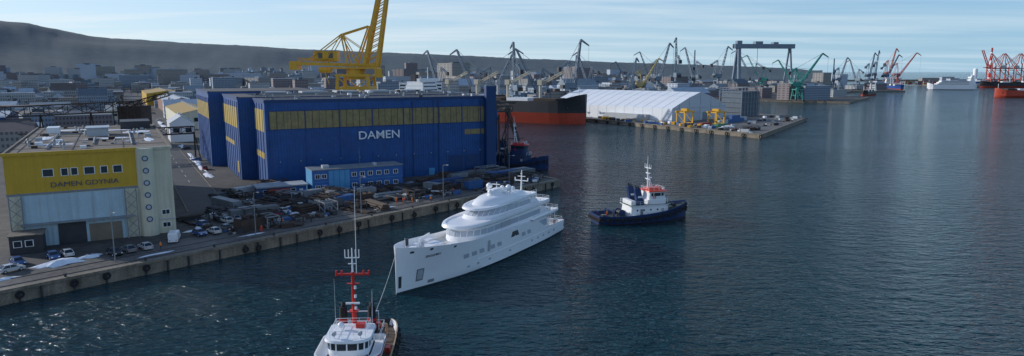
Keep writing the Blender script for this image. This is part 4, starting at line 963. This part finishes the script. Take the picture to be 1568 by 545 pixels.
def slip():
    mb=MB(); m=pm('slip_dark_steel',(.045,.045,.045),.7,var=.3)
    for y in (20,34):
        mb.lattice((84,y,22),(104,y,22),2.2,m,8,.35)
        mb.beam((84,y,24.5),(106,y,24.5),.7,m)
        for s in (-1,1): mb.lattice((102+s*5,y-8 if y<30 else y+6,-2),(102,y,22),1.2,m,8,.25)
    mb.lattice((104,20,23),(104,34,23),2,m,5,.3)
    for z in (5,10,15): mb.beam((97,15,z),(107,15,z),.3,m); mb.beam((97,38,z),(107,38,z),.3,m)
    for x in (86,91,96): mb.beam((x,16,0),(x,16,20),.5,m); mb.beam((x,16,6),(x+5,16,20),.3,m)
    mb.make('slipway_crane_runway',(-81.1,217.7,LZ),A0)
slip()
def trestle():
    mb=MB(); m=rust
    a=Vector((-330,330,14)); b=Vector((-190,350,20)); mb.lattice(a,b,5,m,16,.5)
    for i in range(7):
        p=a.lerp(b,i/6); mb.beam((p.x-2,p.y,0),(p.x,p.y,p.z-2),.5,m); mb.beam((p.x+2,p.y,0),(p.x,p.y,p.z-2),.5,m)
    mb.bb(-200,-188,347,357,0,20,m)
    for z in (8,16,20): mb.rail([(-201,344,z),(-185,344,z)],1.2,m,2,.2)
    for i in range(5): mb.beam((-200+i*3.5,343.5,0),(-200+i*3.5,343.5,22),.4,m)
    mb.lattice((-197,350,20),(-176,352,26),2,m,6,.4)
    mb.make('conveyor_trestle',(0,0,LZ))
    mb=MB(); a=Vector((-190,262,12)); b=Vector((-140,300,12)); mb.lattice(a,b,3,m,12,.4)
    for i in range(6): p=a.lerp(b,i/5); mb.beam((p.x,p.y,0),(p.x,p.y,11),.5,m); mb.beam((p.x+3,p.y-2,0),(p.x,p.y,11),.3,m)
    mb.make('pipe_bridge',(0,0,LZ))
trestle()
# ---------------------------------------------------------------- vehicles
def car(name,loc,rz,col,van=False):
    pc=pm('car_paint_'+'_'.join(str(int(c*100)) for c in col),col,.25,var=.03)
    mb=MB()
    if van: Lc,Wc=5.4,1.95; prof=[(-2.7,.35),(2.6,.35),(2.7,.75),(2.55,1.1),(1.9,1.25),(1.25,2.15),(.9,2.3),(-2.6,2.3),(-2.7,2.1)]
    else: Lc,Wc=4.3,1.75; prof=[(-2.1,.32),(2.05,.32),(2.15,.6),(2.0,.82),(1.0,.95),(-1.6,.97),(-2.1,.9)]
    w_=Wc/2
    mb.loft([[(x*.98,-w_,.38+(z-.35)*.94) for x,z in prof],[(x,-w_+.08,z) for x,z in prof],[(x,w_-.08,z) for x,z in prof],[(x*.98,w_,.38+(z-.35)*.94) for x,z in prof]],pc)
    if not van:
        base=[(1.0,-.8,.94),(1.0,.8,.94),(-1.8,.8,.96),(-1.8,-.8,.96)]; topr=[(.3,-.62,1.42),(.3,.62,1.42),(-1.15,.62,1.44),(-1.15,-.62,1.44)]
        mb.loft([base,topr],glass,cap0=False,capm=pc); mb.loft([topr,[(x,y,z+.04) for x,y,z in topr]],pc)
        for s in (-1,1): mb.beam((-.35,s*.8,.95),(-.4,s*.63,1.43),.07,pc); mb.beam((1.0,s*.8,.94),(.3,s*.62,1.42),.07,pc); mb.beam((-1.8,s*.8,.96),(-1.15,s*.62,1.44),.09,pc)
    else:
        for s in (-1,1): mb.add([(1.75,s*(w_+.01),1.35),(1.25,s*(w_-.02),2.0),(.5,s*(w_-.02),2.0),(.5,s*(w_+.01),1.3)],[(0,1,2,3)],glass)
        mb.add([(1.87,-.8,1.32),(1.87,.8,1.32),(1.33,.72,2.1),(1.33,-.72,2.1)],[(0,1,2,3)],glass)
    wb=Lc*.31
    for x in (-wb,wb):
        for s in (-1,1): mb.cyl((x,s*(w_-.2),.33),(x,s*(w_+.03),.33),.33,black,n=14); mb.cyl((x,s*(w_+.02),.33),(x,s*(w_+.05),.33),.18,lgrey,n=10)
    fx=2.12 if not van else 2.66
    for s in (-1,1): mb.box((fx,s*.6,.68),(.08,.32,.16),white); mb.box((-Lc/2,s*.65,.72),(.06,.26,.16),red)
    mb.make(name,loc,rz)
cols=[(.5,.5,.5),(.03,.03,.035),(.2,.21,.22),(.05,.1,.25),(.25,.03,.03),(.6,.6,.58),(.1,.1,.1)]
car('white_van',qp(35.3,13.6),QA+rad(60),(.75,.76,.78),van=True)
occ=[(35.3,13.6)]
lst=[(4.7,13,0),(22,11,1),(25,11.6,2),(28.2,11.2,0),(38.6,14.4,1),(41.5,14.8,3),(44.6,14.2,5),(48,14.6,2),(31.5,15,6)]
for i in range(34): lst.append((-32+i*2.8+R.uniform(-.3,.3),R.choice((17.5,17.8,22.8,12.2)),R.randrange(7)))
for i in range(34): lst.append((-32+i*2.8+R.uniform(-.3,.3),R.choice((17.5,22.8,23.0)),R.randrange(7)))
for i in range(6): lst.append((54+i*3.4,19+i*.8,R.randrange(7)))
for i,(a,b,c) in enumerate(lst):
    if blocked(qp(a,b),1.5) or (i>8 and R.random()<.15) or any(abs(a-u)<2.4 and abs(b-v)<4.6 for u,v in occ): continue
    if 8<a<19 and b<16: continue
    occ.append((a,b)); car('parked_car',qp(a,b),QA+rad(90 if i else 10)+R.uniform(-.12,.12)+R.choice((0,math.pi)),cols[c])
car('delivery_van',qp(81,36),rad(35),(.72,.73,.72),van=True)
for i in range(40):
    s=R.uniform(20,600); o=R.choice((-9,-11,8)); car('parked_car',rp(s,o),rad(120)+R.choice((0,1.57)),cols[R.randrange(7)])
# ---------------------------------------------------------------- people
def person(name,loc,rz,jacket,trous,pose=0):
    me=bpy.data.meshes.new(name); st=.16 if pose==1 else .05
    V_=[(0,0,.95),(0,0,1.15),(0,0,1.40),(0,0,1.52),(0,.0,1.64),(0,.0,1.74),
        (0,.19,1.42),(.06,.25,1.15),(.18 if pose else .06,.24,.93),(.24 if pose else .08,.24,.84),
        (0,-.19,1.42),(-.04,-.25,1.15),(-.08 if pose else .12,-.24,.93),(-.08 if pose else .16,-.24,.84),
        (0,.10,.88),(st,.11,.50),(st*.6,.11,.09),(st*.6+.16,.11,.04),
        (0,-.10,.88),(-st*.5,-.11,.50),(-st*1.6,-.11,.09),(-st*1.6+.16,-.11,.04)]
    E=[(0,1),(1,2),(2,3),(3,4),(4,5),(2,6),(6,7),(7,8),(8,9),(2,10),(10,11),(11,12),(12,13),(0,14),(14,15),(15,16),(16,17),(0,18),(18,19),(19,20),(20,21)]
    rr=[.15,.15,.17,.07,.11,.09,.085,.06,.045,.04,.085,.06,.045,.04,.11,.075,.055,.045,.11,.075,.055,.045]
    me.from_pydata(V_,E,[]); o=bpy.data.objects.new(name,me); scn.collection.objects.link(o)
    o.modifiers.new('skin','SKIN')
    for i,r_ in enumerate(rr): me.skin_vertices[0].data[i].radius=(r_,r_*(.8 if i<3 else 1))
    me.skin_vertices[0].data[0].use_root=True
    ss=o.modifiers.new('sub','SUBSURF'); ss.levels=1; ss.render_levels=1
    dg=bpy.context.evaluated_depsgraph_get(); m2=bpy.data.meshes.new_from_object(o.evaluated_get(dg)); bpy.data.objects.remove(o)
    skin=pm('skin',(.45,.27,.19),.6,var=.05); hel=pm('white_helmet',(.8,.8,.78),.4)
    for m in (jacket,trous,skin,hel,black): m2.materials.append(m)
    for p_ in m2.polygons:
        z=p_.center.z; y=abs(p_.center.y)
        p_.material_index=4 if z<.12 else (2 if (z<.90 and y>.2) else (1 if z<.92 else (0 if z<1.51 else (2 if z<1.68 else 3))))
        p_.use_smooth=True
    o=bpy.data.objects.new(name,m2); scn.collection.objects.link(o); o.location=loc; o.rotation_euler=(0,0,rz)
rj=pm('red_workwear',(.6,.04,.02),.8); oj=pm('orange_workwear',(.8,.2,.02),.8); nj=pm('navy_workwear',(.03,.04,.08),.8)
for (a,b,j,tr,ps) in ((97,8,rj,rj,1),(98.4,8.8,rj,nj,0),(104,4,oj,nj,0),(52,6,rj,rj,0),(66,7,nj,nj,1),(118,9,rj,rj,1),(30,8,oj,nj,1),(96.2,10,oj,rj,0),(99.5,7,oj,oj,0),(60,10,oj,nj,0)):
    person('dock_worker',qp(a,b),R.uniform(0,6),j,tr,ps)
person('tug_crewman',(22+3.6*.956,178+3.6*.294,1.36),2,oj,rj,0); person('tug_crewman',(-21.3+2.2,97.0,1.36),1,rj,nj,0)
# ---------------------------------------------------------------- yard clutter
def stack(name,loc,rz,kind,mat,r):
    mb=MB()
    if kind=='beams':
        L_=r.uniform(5,11)
        for k in range(r.randint(1,3)):
            for i in range(r.randint(3,7)): o=r.uniform(-.7,.7); mb.bb(-L_/2+o,L_/2+o,i*.55,i*.55+.35,.15+k*.45,.15+k*.45+.35,r.choice((mat,rust,dark)))
        for x in (-L_/3,L_/3): mb.bb(x-.1,x+.1,-.3,4,0,.14,dark)
    elif kind=='pipes':
        L_=r.uniform(6,11); n=r.randint(4,7)
        for k in range(3):
            for i in range(n-k): mb.cyl((-L_/2,i*.64+k*.32,.32+k*.56),(L_/2,i*.64+k*.32,.32+k*.56),.3,mat,n=8)
    elif kind=='frame':
        L_=r.uniform(4,9);W=r.uniform(2.5,5);H=r.uniform(1.2,3)
        for x in (0,L_/2,L_):
            for y in (0,W): mb.beam((x,y,0),(x,y,H),.22,mat)
            mb.beam((x,0,H),(x,W,H),.22,mat)
        for y in (0,W): mb.beam((0,y,H),(L_,y,H),.24,mat); mb.beam((0,y,.2),(L_,y,H),.16,mat)
        for i in range(5): s=r.uniform(.3,1); mb.bb(r.uniform(.3,L_/2),r.uniform(L_/2,L_-.3),i*W/5+.1,i*W/5+.1+s*.5,.1,.2+s,r.choice((rust,dark,grey)))
    elif kind=='container':
        L_=r.choice((6.06,6.06,12.2)); mb.bb(0,L_,0,2.44,.1,2.7,mat)
        for i in range(int(L_/.6)): mb.bb(i*.6+.1,i*.6+.35,-.05,2.49,.25,2.55,mat)
        for x in (0,L_):
            for y in (0,2.44): mb.bb(x-.08,x+.08,y-.08,y+.08,.05,2.75,mat)
    elif kind=='crate':
        for i in range(r.randint(6,14)): s=r.uniform(.3,1.3); mb.box((r.uniform(-3,3),r.uniform(-2,2),s*.45),(s*r.uniform(1,2.5),s,s*.9),r.choice([mat,rust,dark,dark,lgrey,grey,ccol[1],white]),r.uniform(0,3))
    elif kind=='section':
        L_=r.uniform(4,7);W=r.uniform(2.5,4);H=r.uniform(1.8,3.2); prof=[(0,0),(W,0),(W*1.05,H*.5),(W*.9,H),(W*.1,H),(-.05*W,H*.5)]
        for y in (0,L_*.33,L_*.66,L_): mb.loft([[(p[0],y,p[1]) for p in prof],[(p[0],y+.2,p[1]) for p in prof]],mat)
        mb.bb(.1,W-.1,.2,L_,H*.45,H*.5,mat); mb.bb(-.02,.12,.2,L_,.1,H*.9,mat); mb.bb(0,W,.2,L_,.02,.2,mat)
    mb.make(name,loc,rz)
names={'beams':'steel_beam_stack','pipes':'pipe_stack','frame':'steel_frame','container':'shipping_container','crate':'crate_pile','section':'hull_section'}
mats=[rust,rust,dark,grey,pm('primer_grey',(.10,.10,.105),.8),pm('primer_brown',(.075,.052,.042),.8),rust,dark]
cmat=[pm('container_navy',(.02,.06,.16),.6),lgrey,grey,pm('container_dull',(.12,.13,.14),.7),ccol[1],grey]
r=random.Random(21)
for (a0,a1,b0,b1,n) in ((45,92,18,60,110),(84,158,9,31,120),(44,84,8,16,12),(120,160,4,30,30),(-28,36,24,30,12),(36,60,12,34,14)):
    for _ in range(n):
        P=qp(r.uniform(a0,a1),r.uniform(b0,b1))
        if blocked(P,1): continue
        k=r.choice(('beams','beams','beams','pipes','frame','container','crate','crate','crate','section','frame','frame'))
        if a1<40 and k in('section','container'): k='crate'
        stack(names[k],P,QA+r.choice((0,1.57))+r.uniform(-.2,.2),k,r.choice(mats if k!='container' else cmat),r)
stack('shipping_container',qp(76,44),A0,'container',ccol[0],r)
for _ in range(70):
    P=rp(r.uniform(-10,330),r.uniform(-46,-13))
    if blocked(P,1): continue
    k=r.choice(('beams','crate','container','crate','pipes','section')); stack(names[k],Vector((P.x,P.y,LZ)),rad(120)+r.uniform(-.2,.2),k,r.choice(mats if k!='container' else cmat),r)
for i,(a,b,x,y,h) in enumerate(((13,12.4,4.5,2.0,.8),(18,13,2.5,1.0,.5),(50,6,3,.5,.12),(90,7,3,.8,.2),(84,14,3,.8,.2),(60,16,3,1.0,.2),(110,12,3,.6,.15),(-8,9,4,1.0,.3),(70,20,2.4,1.0,.2),(42,20,2,.7,.3),(64,30,3,1.2,.2),(75,26,2.4,1.0,.2),(100,24,2,.8,.2),(124,20,2,.8,.2),(2,8,3,.8,.3),(28,5,4,.5,.15),(56,11,2.5,.7,.2),(96,15,2.4,.8,.2))):
    blob('snow_patch',qp(a,b),x,y,QA,snow,h,seed=i*3.1)
for i in range(40):
    blob('snow_patch',rp(R.uniform(5,560),R.choice((-7.5,7.5,-13))),R.uniform(6,14),R.uniform(.8,1.8),rad(120),snow,.3,seed=i)
for (a,b) in ((-10,5),(20,5),(50,5),(80,5),(110,5),(140,5)):
    mb=MB(); mb.cyl((0,0,0),(0,0,10),.12,grey,.07); mb.beam((0,0,10),(0,-1.6,10.3),.1,grey); mb.box((0,-1.9,10.25),(.35,.7,.15),lgrey); mb.make('street_lamp',qp(a,b),QA)
print('done')
